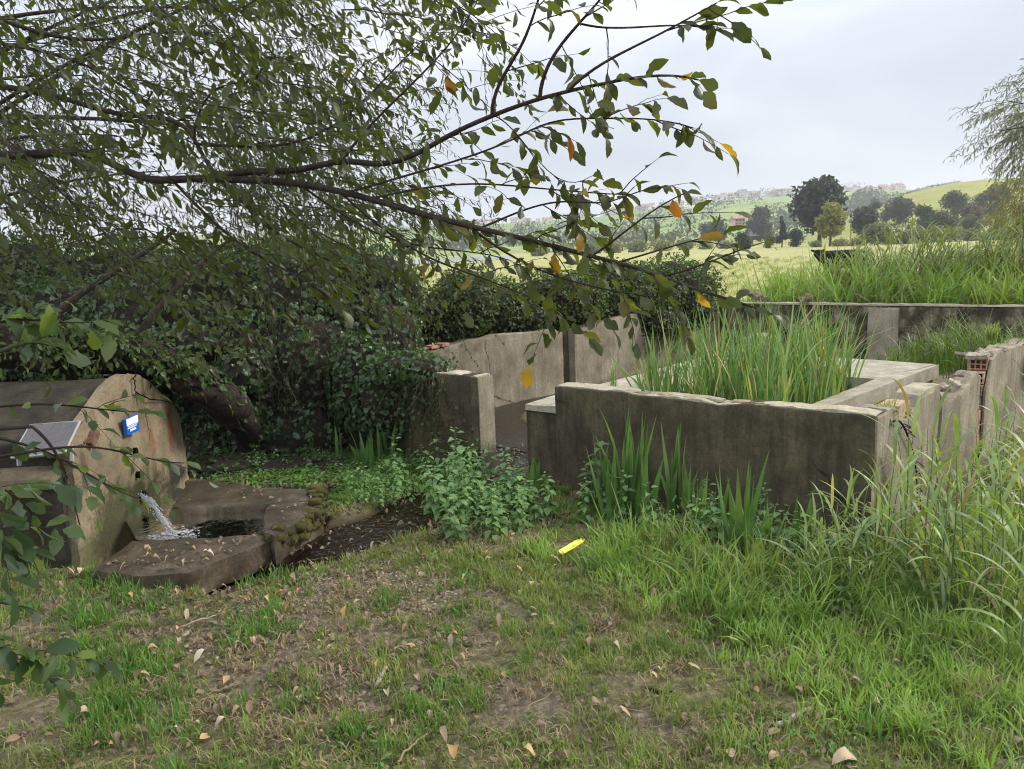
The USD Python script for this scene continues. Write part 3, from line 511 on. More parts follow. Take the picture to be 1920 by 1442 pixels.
# back wall running across to the right
bw = thing('back_wall', 'long dark lichen-stained wall running across behind the basin below the reeds', 'wall')
put('body', wall(W(-1.72, 6.5, 0)[:2], W(4.6, 6.58, 0)[:2], .18, [(0, .72), (2.0, .72), (4, .71), (6.4, .73)], 26, ds=.06, rag=.012), M['wall_back'], bw, smooth=40)
put('mortar_top', wall(W(-1.70, 6.49, 0)[:2], W(4.6, 6.57, 0)[:2], .20, [(0, .742), (2.5, .742), (4, .732), (6.4, .75)], 27, ds=.06, zb=.722, rows=3, rag=.014), M['coping'], bw, smooth=40)
put('pier', wall(W(.30, 6.46, 0)[:2], W(.66, 6.465, 0)[:2], .035, [(0, .70), (.36, .70)], 28, rag=.005), M['wall'], bw, smooth=40)

# basin with its wide washing slabs
bs = thing('basin', 'square concrete basin with wide sloping slab rims around the green rushes', 'basin')
def slab(corners, th=.07, seed=0, n=14):
    """a slab whose top has the four given corners (a, b, c, d around)"""
    a, b, c, d = [np.asarray(x, float) for x in corners]; s = np.linspace(0, 1, n)
    P = ((1 - s)[:, None, None] * (1 - s)[None, :, None] * a + s[:, None, None] * (1 - s)[None, :, None] * b + s[:, None, None] * s[None, :, None] * c + (1 - s)[:, None, None] * s[None, :, None] * d)
    top = P.reshape(-1, 3); top = top + np.array([0, 0, 1]) * ((meshkit.fbm(top * 9, 3, seed) - .5) * .012)[:, None]
    bot = top - np.array([0, 0, th]); i = (np.arange(n - 1)[:, None] * n + np.arange(n - 1)[None]).ravel(); N = n * n
    f = [(k, k + n, k + n + 1) for k in i] + [(k, k + n + 1, k + 1) for k in i]; f += [(x + N, z + N, y + N) for x, y, z in f]
    edge = [k * n for k in range(n)] + [(n - 1) * n + k for k in range(1, n)] + [k * n + n - 1 for k in range(n - 2, -1, -1)] + [k for k in range(n - 2, 0, -1)]
    for p, q in zip(edge, edge[1:] + edge[:1]): f += [(p, p + N, q + N), (p, q + N, q)]
    return np.vstack([top, bot]), np.array(f)
put('left_slab', slab([W(-.02, .30, .62), W(.50, .18, .57), W(.60, 2.75, .57), W(.10, 2.78, .62)], .09, 3), M['slab'], bs, smooth=35)
put('far_slab', slab([W(.62, 1.95, .565), W(1.54, 1.84, .575), W(1.80, 2.56, .60), W(.64, 2.70, .60)], .09, 4), M['slab'], bs, smooth=35)
put('right_rim', slab([W(1.40, .17, .585), W(1.52, .17, .595), W(1.83, 2.52, .605), W(1.56, 1.83, .585)], .10, 5), M['slab'], bs, smooth=35)
put('left_side', wall(W(.03, .17, 0)[:2], W(.14, 2.70, 0)[:2], .16, [(0, .53), (2.6, .53)][:2], 31), M['wall'], bs, smooth=40)
put('right_side', wall(W(1.505, .20, 0)[:2], W(1.80, 2.50, 0)[:2], .10, [(0, .50), (2.4, .51)], 32), M['wall'], bs, smooth=40)
put('far_side', wall(W(.2, 2.50, 0)[:2], W(1.78, 2.44, 0)[:2], .10, [(0, .5), (1.8, .5)], 33), M['wall'], bs, smooth=40)
put('inner_ledge', slab([W(1.30, .3, .44), W(1.40, .3, .44), W(1.55, 1.8, .44), W(1.42, 1.8, .44)], .06, 8), M['slab'], bs, smooth=35)
put('soil_bed', slab([W(.30, .16, .30), W(1.45, .16, .30), W(1.6, 2.0, .30), W(.40, 2.0, .30)], .1, 6), M['mud'], bs, smooth=True)
rock = thing('basin_rock', 'rounded pale rock on the basin slab behind the rushes', 'rock', W(.42, 2.55, .62))
put('rock', place(trimesh_rock := rubble(.16, 99, .8), (0, 0, .06)), M['slab'], rock, smooth=True)

# ------------------------------------------------------------------ spring house with its spout
FX = -2.38
face = [(150, 1066), (147, 990), (139, 905), (128, 850), (130, 826), (152, 800), (185, 757), (205, 727), (222, 709), (240, 700), (262, 704), (286, 722), (318, 750), (336, 780), (346, 830), (351, 880), (354, 915)]
fp = np.array([atx(x, y, FX) for x, y in face]); fp[0, 2] = fp[-1, 2] = -.20
poly = Polygon(fp[:, 1:]).buffer(0)
fo = thing('spring_fountain', 'weathered round-topped spring house with stained face and water spouting from it', 'fountain')
fr = trimesh.creation.extrude_polygon(poly.buffer(-.004), .05, engine='earcut')
def dense_face(poly, x0, x1, step=.04, seed=0):
    """the outline swept from x0 to x1, its front face a fine uneven sheet"""
    from scipy.spatial import Delaunay
    ring = np.array(poly.segmentize(step).exterior.coords)[:-1]; b = poly.bounds
    yy, zz = np.meshgrid(np.arange(b[0], b[2], step), np.arange(b[1], b[3], step)); q = np.column_stack([yy.ravel(), zz.ravel()])
    q = q[inside([tuple(r) for r in np.array(poly.buffer(-step * .6).exterior.coords)[:-1]], q)]
    al = np.vstack([ring, q]); tri = Delaunay(al).simplices; c = al[tri].mean(1); tri = tri[inside([tuple(r) for r in ring], c)]
    a = al[tri]; cr = (a[:, 1, 0] - a[:, 0, 0]) * (a[:, 2, 1] - a[:, 0, 1]) - (a[:, 1, 1] - a[:, 0, 1]) * (a[:, 2, 0] - a[:, 0, 0]); tri = np.where(cr[:, None] > 0, tri, tri[:, ::-1])
    fx = np.full(len(al), x0); n = len(ring)
    v3 = np.column_stack([fx, al]); v3[:, 0] += (meshkit.fbm(v3 * 3.5, 4, seed) - .5) * .06 + (meshkit.fbm(v3 * 20, 3, seed) - .5) * .018; edge_ = np.arange(len(v3)) < n; v3[edge_, 1:] += (meshkit.fbm(v3[edge_] * 9, 3, seed + 5)[:, None] - .5) * .035
    m_ = 8; V = [v3]; F = [tri]
    prev = np.arange(n); base = len(al); ccw = Polygon(ring).exterior.is_ccw
    for k in range(1, m_ + 1):
        r3 = np.column_stack([np.full(n, x0 + (x1 - x0) * k / m_), ring]); r3 += (meshkit.fbm(r3 * 5, 3, seed + 2)[:, None] - .5) * np.array([0, .03, .04]); V.append(r3); cur = base + np.arange(n)
        for i in range(n):
            j = (i + 1) % n; q1 = (prev[i], cur[i], cur[j]); q2 = (prev[i], cur[j], prev[j])
            F.append(np.array([q1, q2]) if ccw else np.array([q1[::-1], q2[::-1]]))
        prev = cur; base += n
    return np.vstack(V), np.vstack(F)
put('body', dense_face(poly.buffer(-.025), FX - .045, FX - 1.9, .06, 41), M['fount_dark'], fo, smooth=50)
put('front_render', dense_face(poly, FX, FX - .075, .035, 42), M['fount'], fo, smooth=50)
def stain(px_poly, name, m_, off=.018, seed=1):
    """a patch of moss or damp skin on the front face"""
    q = np.array([atx(x, y, FX) for x, y in px_poly])
    pl = Polygon(q[:, 1:]).buffer(.03).buffer(-.02).segmentize(.02)
    ring = np.array(pl.exterior.coords)[:-1]; jr = ring + (meshkit.fbm(np.column_stack([ring * 14, ring[:, 0] * 0]), 3, seed)[:, None] - .5) * .09
    put(name, dense_face(Polygon(jr).buffer(0) if Polygon(jr).buffer(0).geom_type == 'Polygon' else pl, FX + off, FX - .03, .03, seed), m_, fo, smooth=50)
# dark holes: a vent above the spout and a broken pocket at the panel
for (x, y, r) in [(253, 848, .030), (259, 890, .022), (268, 930, .035)]:
    p = atx(x, y, FX + .012); ring = trimesh.creation.cylinder(r * .8, .03, sections=14); ring.apply_transform(trimesh.transformations.rotation_matrix(math.pi / 2, [0, 1, 0])); v, f = tm(ring)
    put('vent_hole', (v * np.array([1, .7, 1.25]) + p, f), plain('hole_dark', (.006, .005, .005), .9, .1) if (x, y) == (253, 848) else '/World/Looks/hole_dark', fo)
pipe = tube(np.array([atx(262, 926, FX - .02), atx(262, 926, FX - .02) + [.05, 0, -.004]]), [.02, .02], 12)
put('spout_pipe', pipe, M['mud'], fo, smooth=40)
# broken render on the roof: old bricks lying open
for k, (x, y, Yd, a) in enumerate([(205, 730, 4.62, .1), (170, 742, 4.56, .1), (188, 752, 4.5, .05), (150, 760, 4.44, .12), (172, 768, 4.42, .0), (140, 785, 4.3, .1), (118, 800, 4.2, .08), (152, 812, 4.18, .02), (132, 815, 4.14, .2)]):
    p = aty(x, y, Yd); put('brick', place(frag(.19, .10, .045, 200 + k), p + np.array([-.05, .06, -.045]), a, .62), M['brick_old'], fo)
# cracks in the render: thin dark grooves
def groove(px, w=.006):
    P = spline([atx(x, y, FX + .024) for x, y in px], 14); P[:, 1] += .008 * np.random.default_rng(len(px)).normal(size=14); return tube(P, np.linspace(w, w * .3, 14), 4)
put('crack', groove([(252, 705), (255, 735), (258, 760)]), '/World/Looks/hole_dark', fo); put('crack', groove([(256, 735), (282, 748), (310, 752), (335, 772)]), '/World/Looks/hole_dark', fo); put('crack', groove([(274, 775), (278, 800), (281, 825)], .003), '/World/Looks/hole_dark', fo)
put('crack', groove([(205, 760), (222, 752), (238, 753)], .003), '/World/Looks/hole_dark', fo)
# side buttress wall going left under the panel
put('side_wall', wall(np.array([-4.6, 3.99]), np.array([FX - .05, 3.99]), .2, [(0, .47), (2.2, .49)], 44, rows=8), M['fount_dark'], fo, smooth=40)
put('eave_ledge', slab([np.array([-4.4, 3.93, .50]), np.array([FX - .06, 3.93, .515]), np.array([FX - .06, 4.14, .585]), np.array([-4.4, 4.14, .57])], .05, 45), M['fount'], fo, smooth=35)

# blue and white sign on the face
c = [atx(x, y, FX + .045) for x, y in [(239, 817), (262, 807), (260, 779), (237, 786)]]
sg = thing('wall_sign', 'small blue and white enamel plate fixed to the fountain face', 'sign', c[0])
e1, e2 = c[1] - c[0], c[3] - c[0]; e1 = np.array([0, np.linalg.norm(e1), 0]); e2 = np.array([0, 0, np.linalg.norm(e2)]) 
def plate(a, b, lo, hi, x0, x1):
    v, f = tm(trimesh.creation.box((x1 - x0, (b - a) * e1[1], (hi - lo) * e2[2]))); return v + np.array([(x0 + x1) / 2, (a + b) / 2 * e1[1], (lo + hi) / 2 * e2[2]]), f
put('plate', plate(0, 1, 0, 1, -.02, 0), M['blue'], sg)
put('white_field', plate(.04, .96, .56, .97, 0, .0015), M['white'], sg)
g = np.random.default_rng(12)
for row, (z0, z1, a, b) in enumerate([(.47, .52, .10, .92), (.35, .42, .08, .80), (.16, .28, .25, .72)]):     # the unreadable lines of white lettering
    x = a
    while x < b:
        w_ = .05 + .03 * g.random(); put('letter', plate(x, min(x + w_, b), z0, z1 + .01 * g.random(), 0, .0015), M['white'], sg); x += w_ + .018
# tilted grey information panel
ip = thing('info_panel', 'tilted blank grey information panel resting on the ledge beside the fountain', 'information panel')
A, B, Cc, D = aty(20, 857, 3.86), aty(121, 847, 3.86), aty(149, 789, 4.09), aty(56, 796, 4.09)
put('panel', slab([A, B, Cc, D], .014, 51, 6), M['panel'], ip)
nn = np.cross(B - A, D - A); nn /= np.linalg.norm(nn)
for p, q in ((A, B), (B, Cc), (Cc, D), (D, A)): put('edge', tube(np.array([p, q]) - nn * .005, [.006, .006], 6), M['metal'], ip)
for p, q in ((A, D), (B, Cc)): put('bracket', tube(np.array([p * .7 + q * .3 - nn * .02, p * .7 + q * .3 - np.array([0, 0, .10])]), [.012, .012], 6), M['metal'], ip)

# stone trough under the spout
tr = thing('stone_trough', 'low worn stone trough catching the spout water beside the fountain', 'trough')
TZ = .125
def pslab(px_z, th, seed, m_, name, bump=.02, step=.05):
    """a rough slab whose top outline is given"""
    from scipy.spatial import Delaunay
    q = np.array([atz(x, y, z) for x, y, z in px_z]); pl = Polygon(q[:, :2]); pl = pl.segmentize(step); ring = np.array(pl.exterior.coords)[:-1]
    ring = ring + (meshkit.fbm(np.column_stack([ring * 8, ring[:, 0] * 0]), 3, seed)[:, None] - .5) * .05
    b = pl.bounds; xx, yy = np.meshgrid(np.arange(b[0], b[2], step), np.arange(b[1], b[3], step)); p = np.column_stack([xx.ravel(), yy.ravel()])
    p = p[inside([tuple(r) for r in np.array(pl.buffer(-step * .5).exterior.coords)[:-1]], p)] if pl.buffer(-step * .5).geom_type == 'Polygon' else np.zeros((0, 2))
    al = np.vstack([ring, p]); tri = Delaunay(al).simplices; tri = tri[inside([tuple(r) for r in ring], al[tri].mean(1))]
    A_ = np.column_stack([q[:, :2], np.ones(len(q))]); co = np.linalg.lstsq(A_, q[:, 2], rcond=None)[0]
    z = al @ co[:2] + co[2]; n = len(ring); z += (meshkit.fbm(np.column_stack([al * 7, al[:, 0] * 0]), 4, seed + 1) - .5) * bump
    z[:n] -= .012
    a = al[tri]; cr = (a[:, 1, 0] - a[:, 0, 0]) * (a[:, 2, 1] - a[:, 0, 1]) - (a[:, 1, 1] - a[:, 0, 1]) * (a[:, 2, 0] - a[:, 0, 0]); tri = np.where(cr[:, None] > 0, tri, tri[:, ::-1])
    V = [np.column_stack([al, z])]; F = [tri]; prev = np.arange(n); base = len(al); ccw = Polygon(ring).exterior.is_ccw
    out = ring - ring.mean(0); out /= np.linalg.norm(out, axis=1, keepdims=True)
    for k in (1, 2, 3):
        r = ring + out * ((meshkit.fbm(np.column_stack([ring * 14, ring[:, 0] * 0 + k]), 3, seed + k)[:, None] - .4) * .05); V.append(np.column_stack([r, z[:n] - th * k / 3])); cur = base + np.arange(n)
        for i in range(n):
            j = (i + 1) % n; qd = [(prev[i], cur[i], cur[j]), (prev[i], cur[j], prev[j])]; F.append(np.array(qd if ccw else [x[::-1] for x in qd]))
        prev = cur; base += n
    return put(name, (np.vstack(V), np.vstack(F)), m_, tr, smooth=45)
pslab([(330, 935, TZ), (352, 895, TZ), (430, 905, TZ), (515, 912, TZ), (590, 915, TZ), (592, 935, TZ), (507, 942, TZ), (420, 948, TZ), (312, 958, TZ)], .17, 61, M['stone_wet'], 'back_rim')
pslab([(505, 942, TZ), (592, 934, TZ), (598, 950, TZ), (578, 962, TZ), (512, 1003, TZ), (495, 996, TZ), (499, 968, TZ)], .20, 62, M['stone_wet'], 'right_rim')
pslab([(178, 1060, .085), (250, 1012, .088), (330, 1008, .088), (490, 1001, .088), (503, 1012, .088), (440, 1036, .082), (352, 1072, .070), (250, 1080, .068)], .14, 63, M['stone_wet'], 'front_slab')
# moss sleeves along the rim's outer edge
g = np.random.default_rng(5)
def mosspad(pts, r, n, seed, name='moss_patch'):
    gg = np.random.default_rng(seed); parts = []
    P = spline(pts, 40)
    for k in range(n):
        p = P[gg.integers(0, 40)] + gg.normal(size=3) * np.array([.02, .02, .012]); v, f = rubble(r * (.5 + gg.random()), seed * 50 + k, .55); parts.append((v + p, f))
    put(name, join(parts), M['moss'], tr, smooth=True)
mosspad([atz(512, 1008, .08), atz(545, 990, .08), atz(582, 965, .08), atz(598, 950, .08)], .035, 70, 71)
mosspad([atz(592, 918, .12), atz(597, 935, .12), atz(600, 950, .10)], .03, 36, 72)
mosspad([atz(315, 960, .10), atz(400, 951, .10), atz(500, 943, .10)], .022, 40, 73)
mosspad([atz(512, 1020, .03), atz(550, 1005, .03), atz(590, 975, .03)], .035, 60, 74)
mosspad([atz(480, 1014, .05), atz(440, 1036, .04), atz(370, 1070, .03)], .02, 34, 75)
wq = [atz(x, y, .072) for x, y in [(256, 1012), (236, 976), (320, 912), (400, 928), (520, 930), (512, 990), (480, 1008), (350, 1022)]]
put('trough_water', (np.array([np.mean(wq, 0)] + wq), [(0, i, i % 8 + 1) for i in range(1, 9)]), M['water'], kind='structure')
# water jet, twisted strands with beads
ps = atx(263, 926, FX + .05); pe = atz(324, 1000, .075); tt = np.linspace(0, 1, 16)
jetp = np.column_stack([ps[0] + (pe[0] - ps[0]) * tt, ps[1] + (pe[1] - ps[1]) * tt, ps[2] + (pe[2] - ps[2]) * (.35 * tt + .65 * tt ** 2)])
wj = thing('water_jet', 'thin stream of clear water arcing from the spout into the trough', 'water jet')
g = np.random.default_rng(15); strands = []
for k in range(8):
    i0 = 0 if k < 3 else int(g.integers(2, 9)); i1 = 16 if k < 2 else i0 + int(g.integers(5, 8)); q = (jetp + np.cumsum(g.normal(size=(16, 3)) * .0026, 0) + g.normal(size=3) * .007)[i0:i1]; n_ = len(q); strands.append(tube(q, .0062 * np.sin(np.linspace(.5, 2.9, n_)) * (1 + .5 * g.normal(size=n_).clip(-1, 1)) + .0012, 7, .3, k))
put('strand', join(strands), M['jet'], wj, smooth=True)
dr = []
for k in range(170):
    i = int(15 * g.random() ** .7); v, f = tm(trimesh.creation.icosphere(1, .0015 + .0045 * g.random() ** 2)); dr.append((v + jetp[i] + g.normal(size=3) * .016, f))
put('droplets', join(dr), M['foam'], wj, smooth=True, kind='stuff')
sp = []
for k in range(110):
    a, r = g.random() * 6.28, abs(g.normal()) * .05; v, f = rubble(.004 + .008 * g.random() ** 2, 300 + k, .35); sp.append((v + pe + np.array([r * 1.6 * math.cos(a) + .03, r * math.sin(a) * .8, .002 + .012 * g.random() * max(0, 1 - r / .08)]), f))
put('splash', join(sp), M['foam'], wj, smooth=True, kind='stuff')
# stream: shallow water running from the trough through the gap
sv, sf = [], []
for i, p in enumerate(spline(np.column_stack([STREAM, np.zeros(len(STREAM))]), 60)[:44, :2]):
    sv += [(p[0] - .48, p[1] - .12, -.048), (p[0] + .48, p[1] + .12, -.048)]
    if i: k = 2 * i; sf += [(k - 2, k - 1, k + 1), (k - 2, k + 1, k)]
put('stream_water', (np.array(sv), sf), M['stream'], kind='structure')
# back aisle floor, always wet
put('aisle_floor', slab([W(-2.35, .75, -.040), W(-.0, .75, -.040), W(.1, 6.5, -.040), W(-1.95, 6.5, -.040)], .05, 67, 40), M['mud'], smooth=True, kind='structure')
put('aisle_water', (np.array([W(-2.3, .8, -.036), W(-.1, .8, -.036), W(.0, 6.4, -.036), W(-1.9, 6.4, -.036)]), [(0, 1, 2), (0, 2, 3)]), M['stream'], kind='structure')
# ------------------------------------------------------------------ leaf shapes
OB = [leaf(.44, .60, 5, .22, .30, .75, .10, 1), leaf(.40, .58, 5, .30, .55, .75, .12, 2), leaf(.36, .56, 5, .5, .15, .8, .12, 3), leaf(.42, .62, 5, .15, .75, .75, .12, 4)]
OBN = [leaf(.50, .62, 8, .20, .25, .62, .12, 11), leaf(.46, .60, 8, .28, .45, .62, .14, 12), leaf(.40, .58, 8, .45, .2, .65, .14, 13), leaf(.50, .64, 8, .15, .6, .6, .14, 14), leaf(.30, .55, 8, .8, .5, .8, .14, 15)]
LO = [leaf(.42, .6, 3, .25, .3), leaf(.36, .6, 3, .4, .5)]
NW = [leaf(.17, .45, 3, .2, .4), leaf(.15, .45, 3, .3, .7), leaf(.20, .45, 3, .2, .2)]
OV = [leaf(.62, .38, 4, .25, .3), leaf(.56, .36, 4, .35, .5), leaf(.66, .40, 4, .2, .2)]
IV = [lobed([(0, 0), (.30, -.08), (.48, .22), (.30, .42), (.36, .74), (.12, .72), (0, 1.0), (-.12, .72), (-.36, .74), (-.30, .42), (-.48, .22), (-.30, -.08)]), lobed([(0, 0), (.34, .02), (.42, .36), (.2, .6), (0, .95), (-.2, .6), (-.42, .36), (-.34, .02)])]
def on_twig(pts, spacing, g, size, spread=.85, droop=.35, wind=None, jit=.35, start=.12):
    """leaf bases, directions, faces and sizes along a twig"""
    seg = np.linalg.norm(np.diff(pts, axis=0), axis=1); L = seg.sum(); n = max(int(L / spacing), 2)
    s = np.linspace(start * L, L, n); cum = np.r_[0, np.cumsum(seg)]
    P = np.column_stack([np.interp(s, cum, pts[:, k]) for k in range(3)]); T = np.gradient(P, axis=0); T /= np.maximum(np.linalg.norm(T, axis=1, keepdims=True), 1e-9)
    ref = np.cross(T, [0, 0, 1.]); ref /= np.maximum(np.linalg.norm(ref, axis=1, keepdims=True), 1e-9); up = np.cross(ref, T)
    a = np.arange(n) * 2.4 + g.random() * 6
    side = ref * np.cos(a)[:, None] + up * np.sin(a)[:, None]
    D = T * (1.05 - .5 * spread) + side * spread + np.array([0, 0, -droop]) + g.normal(size=(n, 3)) * jit
    if wind is not None: D = D + wind
    D[-1] = T[-1] + np.array([0, 0, -droop * .5])
    N = np.array([0, 0, 1.]) + side * .3 + g.normal(size=(n, 3)) * .75
    return P, D, N, size * (.6 + .6 * g.random(n))
def twig_curve(p0, d, L, g, sag=.25, n=6, wob=.08):
    d = d / np.linalg.norm(d); t = np.linspace(0, 1, n)
    w = np.cumsum(g.normal(size=(n, 3)) * wob * L / n, 0); w[0] = 0
    return p0 + d * (L * t)[:, None] + np.array([0, 0, -1.]) * (sag * L * t ** 2)[:, None] + w
class Canopy:
    def __init__(s): s.tubes, s.L = [], []
    def twig(s, pts, r0, r1, sides=4): s.tubes.append(tube(pts, np.linspace(r0, r1, len(pts)), sides))
    def leaves(s, a): s.L.append(a)
    def all(s): return [np.concatenate([x[k] for x in s.L]) for k in range(4)]
def spray(c, base, d, L, g, size, spacing, r=.004, subs=3, wind=None, sag=.2, droop=.35):
    pts = twig_curve(base, d, L, g, sag, 8); c.twig(pts, r, r * .35); c.leaves(on_twig(pts, spacing, g, size, droop=droop, wind=wind))
    for k in range(subs):
        i = g.integers(1, 7); dd = d / np.linalg.norm(d) * .8 + g.normal(size=3) * .5
        q = twig_curve(pts[i], dd, L * (.3 + .3 * g.random()), g, sag, 6); c.twig(q, r * .55, r * .25, 3); c.leaves(on_twig(q, spacing, g, size, droop=droop, wind=wind))
def finish_leaves(c, parent, templates, near_templates, m_, mstuff, n_parts, g, stuff_name='foliage'):
    P, D, N, S = c.all(); Mx = frames(D, N); q = pix(P); dist = np.linalg.norm(P - EYE, axis=1); vis = (q[:, 0] > -30) & (q[:, 0] < 1950) & (q[:, 1] > -30) & (q[:, 1] < 1470) & ((P - EYE) @ FWD > .2)
    score = np.where(vis, S / dist, 0); order = np.argsort(-score); big = order[:n_parts]; rest = order[n_parts:]
    for i in big: put('leaf', one(near_templates[int(g.integers(0, len(near_templates)))], P[i], Mx[i], S[i]), m_, parent, smooth=True)
    if len(rest):
        put(stuff_name, scatter(templates, P[rest], Mx[rest], S[rest], g), mstuff, parent, kind='stuff')

# ------------------------------------------------------------------ the overhanging sallow
g = np.random.default_rng(101)
sal = thing('sallow_tree', 'large overhanging sallow with long bare limbs reaching across the sky at upper left', 'tree')
cn = Canopy(); WIND = RIGHT * .25 - UP * .22
def br(pts, n=None): return spline([aty(x, y, d) for x, y, d in pts], n or len(pts) * 4)
limbs = [
    ([(-330, 300, 3.3), (-60, 288, 3.15), (60, 290, 3.1), (150, 286, 3.05), (200, 302, 3.0), (265, 332, 2.95), (340, 336, 2.85), (430, 336, 2.75), (560, 345, 2.6), (650, 362, 2.5), (760, 392, 2.4), (880, 424, 2.3), (1000, 452, 2.25), (1100, 478, 2.2), (1200, 505, 2.1), (1300, 540, 2.05), (1370, 562, 2.0), (1450, 590, 1.95)], .020, .0022),
    ([(415, 334, 2.78), (470, 322, 2.72), (560, 318, 2.66), (640, 303, 2.6), (725, 306, 2.5), (780, 288, 2.45), (850, 250, 2.38), (923, 217, 2.3), (1010, 186, 2.2), (1070, 170, 2.15), (1140, 155, 2.1), (1230, 142, 2.05), (1310, 150, 2.0)], .0125, .002),
    ([(-100, 148, 3.4), (0, 162, 3.3), (110, 182, 3.25), (233, 215, 3.2), (346, 238, 3.1), (370, 272, 3.05), (400, 322, 3.0), (425, 348, 2.95), (510, 430, 2.85), (620, 490, 2.8), (700, 540, 2.7)], .013, .002),
    ([(923, 217, 2.3), (940, 150, 2.25), (980, 80, 2.2), (1012, -10, 2.15), (1030, -60, 2.1)], .006, .002),
    ([(1012, 186, 2.2), (1035, 110, 2.15), (1085, 45, 2.1), (1140, -20, 2.05)], .006, .002),
    ([(1066, 170, 2.15), (1150, 108, 2.08), (1235, 65, 2.02), (1300, 30, 1.98), (1345, 5, 1.95)], .0045, .0015),
    ([(1090, 45, 2.1), (1180, 52, 2.05), (1260, 48, 2.0), (1335, 55, 1.95)], .003, .0015),
    ([(-60, 20, 3.3), (40, 50, 3.2), (130, 72, 3.15), (240, 70, 3.1), (330, 60, 3.05), (420, 72, 3.0)], .010, .002),
    ([(-60, 70, 3.6), (60, 92, 3.5), (150, 118, 3.4), (260, 180, 3.3), (330, 226, 3.2)], .009, .002),
    ([(0, 262, 3.4), (70, 318, 3.3), (140, 385, 3.2), (210, 450, 3.1), (290, 530, 3.0), (360, 600, 2.9)], .006, .0015),
    ([(330, 345, 2.85), (400, 415, 2.8), (470, 470, 2.75), (560, 520, 2.7), (640, 580, 2.65)], .006, .0015),
    ([(366, 270, 3.05), (372, 215, 3.0), (400, 172, 2.95), (432, 158, 2.9), (480, 150, 2.85)], .005, .0015),
    ([(368, 270, 3.05), (480, 275, 2.95), (560, 265, 2.85), (640, 225, 2.75), (720, 150, 2.7), (800, 70, 2.6)], .006, .0015),
    ([(650, 362, 2.5), (760, 330, 2.45), (860, 300, 2.4), (960, 262, 2.3), (1040, 228, 2.2), (1130, 222, 2.15), (1230, 225, 2.1), (1300, 240, 2.05)], .004, .0015),
    ([(700, 372, 2.45), (800, 352, 2.4), (900, 345, 2.32), (1000, 352, 2.25), (1090, 360, 2.2), (1180, 365, 2.1)], .0035, .0014),
    ([(900, 428, 2.3), (980, 395, 2.25), (1060, 378, 2.2), (1130, 380, 2.15), (1190, 350, 2.1)], .0035, .0014),
    ([(1110, 480, 2.2), (1165, 440, 2.12), (1230, 392, 2.05), (1285, 362, 2.0)], .0035, .0014),
    ([(1160, 492, 2.15), (1240, 468, 2.1), (1310, 448, 2.05)], .003, .0014),
    ([(1240, 518, 2.1), (1320, 495, 2.05), (1385, 470, 2.0), (1430, 455, 1.95)], .003, .0014),
    ([(880, 424, 2.3), (960, 480, 2.3), (1050, 520, 2.25), (1150, 545, 2.2), (1250, 560, 2.1)], .004, .0014),
    ([(640, 362, 2.5), (720, 430, 2.55), (800, 480, 2.5), (900, 520, 2.4), (1000, 560, 2.35), (1060, 590, 2.3)], .0045, .0014),
    ([(560, 345, 2.6), (640, 400, 2.6), (740, 450, 2.55), (860, 470, 2.5), (960, 490, 2.4)], .004, .0014),
    ([(925, 216, 2.3), (1000, 290, 2.25), (1060, 340, 2.2), (1110, 330, 2.15)], .002, .001),
    ([(640, 303, 2.6), (700, 230, 2.6), (780, 150, 2.55), (860, 60, 2.5), (900, -10, 2.45)], .005, .0015),
]
limb_pts = np.vstack([br(q_[0]) for q_ in limbs])
for pts, r0, r1 in limbs:
    c = br(pts); put('branch', tube(c, np.linspace(1, 0, len(c)) ** .8 * (r0 - r1) + r1, 8 if r0 > .01 else 5, .1, 3), M['bark'] if r0 > .005 else M['twig'], sal, smooth=True)
    n = int(np.linalg.norm(np.diff(c, axis=0), axis=1).sum() / (.20 if r0 > .01 else .12))
    for k in range(n):
        i = int(len(c) * (.12 + .88 * (k + g.random()) / n)); i = min(i, len(c) - 2); q = pix(c[i]); t = c[i + 1] - c[i]; t /= np.linalg.norm(t)
        if r0 > .018 and q[0] > 900 and g.random() < .45: continue
        if q[0] > 760 or r0 <= .01:
            d = t * .9 + g.normal(size=3) * .55 + RIGHT * .15 * (q[0] < 1000); spray(cn, c[i], d, (.12 + .16 * g.random()) * (1 if q[0] < 1250 else .6), g, .060, .032, .0018, 1 if g.random() < .5 else 0, WIND, .1, .25)
    if r1 < .003: cn.leaves(on_twig(c[-max(len(c) // 3, 4):], .028, g, .066, wind=WIND, droop=.25))
# the trunk and the limbs out of the frame on the left that carry them
trunk = spline([(-4.4, 3.1, -.1), (-4.3, 3.15, .8), (-4.15, 3.2, 1.6), (-3.9, 3.25, 2.3), (-3.75, 3.3, 3.2), (-3.8, 3.4, 4.2)], 20)
put('trunk', tube(trunk, np.linspace(.20, .07, 20), 14, .25, 4), M['bark'], sal, smooth=True)
for pts, r0, r1 in limbs:
    if pts[0][0] < 0:
        e = aty(*pts[0]); b = trunk[np.argmin(np.abs(trunk[:, 2] - e[2] + .25))]; put('branch', tube(spline([b, (b + e) / 2 + [0, 0, .06], e], 10), np.linspace(max(r0 * 1.4, .015), r0, 10), 7), M['bark'], sal, smooth=True)
def dens(x, y):
    d = np.ones_like(x)
    d *= 1 - smooth(x, 470, 860) * .93
    d *= 1 - smooth(y, 350, 570) * .97
    d *= .25 + .75 * smooth(np.hypot(x - 50, (y - 60)), 70, 240)
    d *= np.where((x > 640) & (y > 470), .25, 1)
    n_ = meshkit.fbm(np.column_stack([x / 110, y / 70, x * 0]), 3, 77); return d * (.1 + .9 * smooth(n_, .36, .58))
pp = np.column_stack([g.uniform(-120, 900, 5200), g.uniform(-120, 700, 5200)]); pp = pp[g.random(len(pp)) < dens(pp[:, 0], pp[:, 1]) * .205]
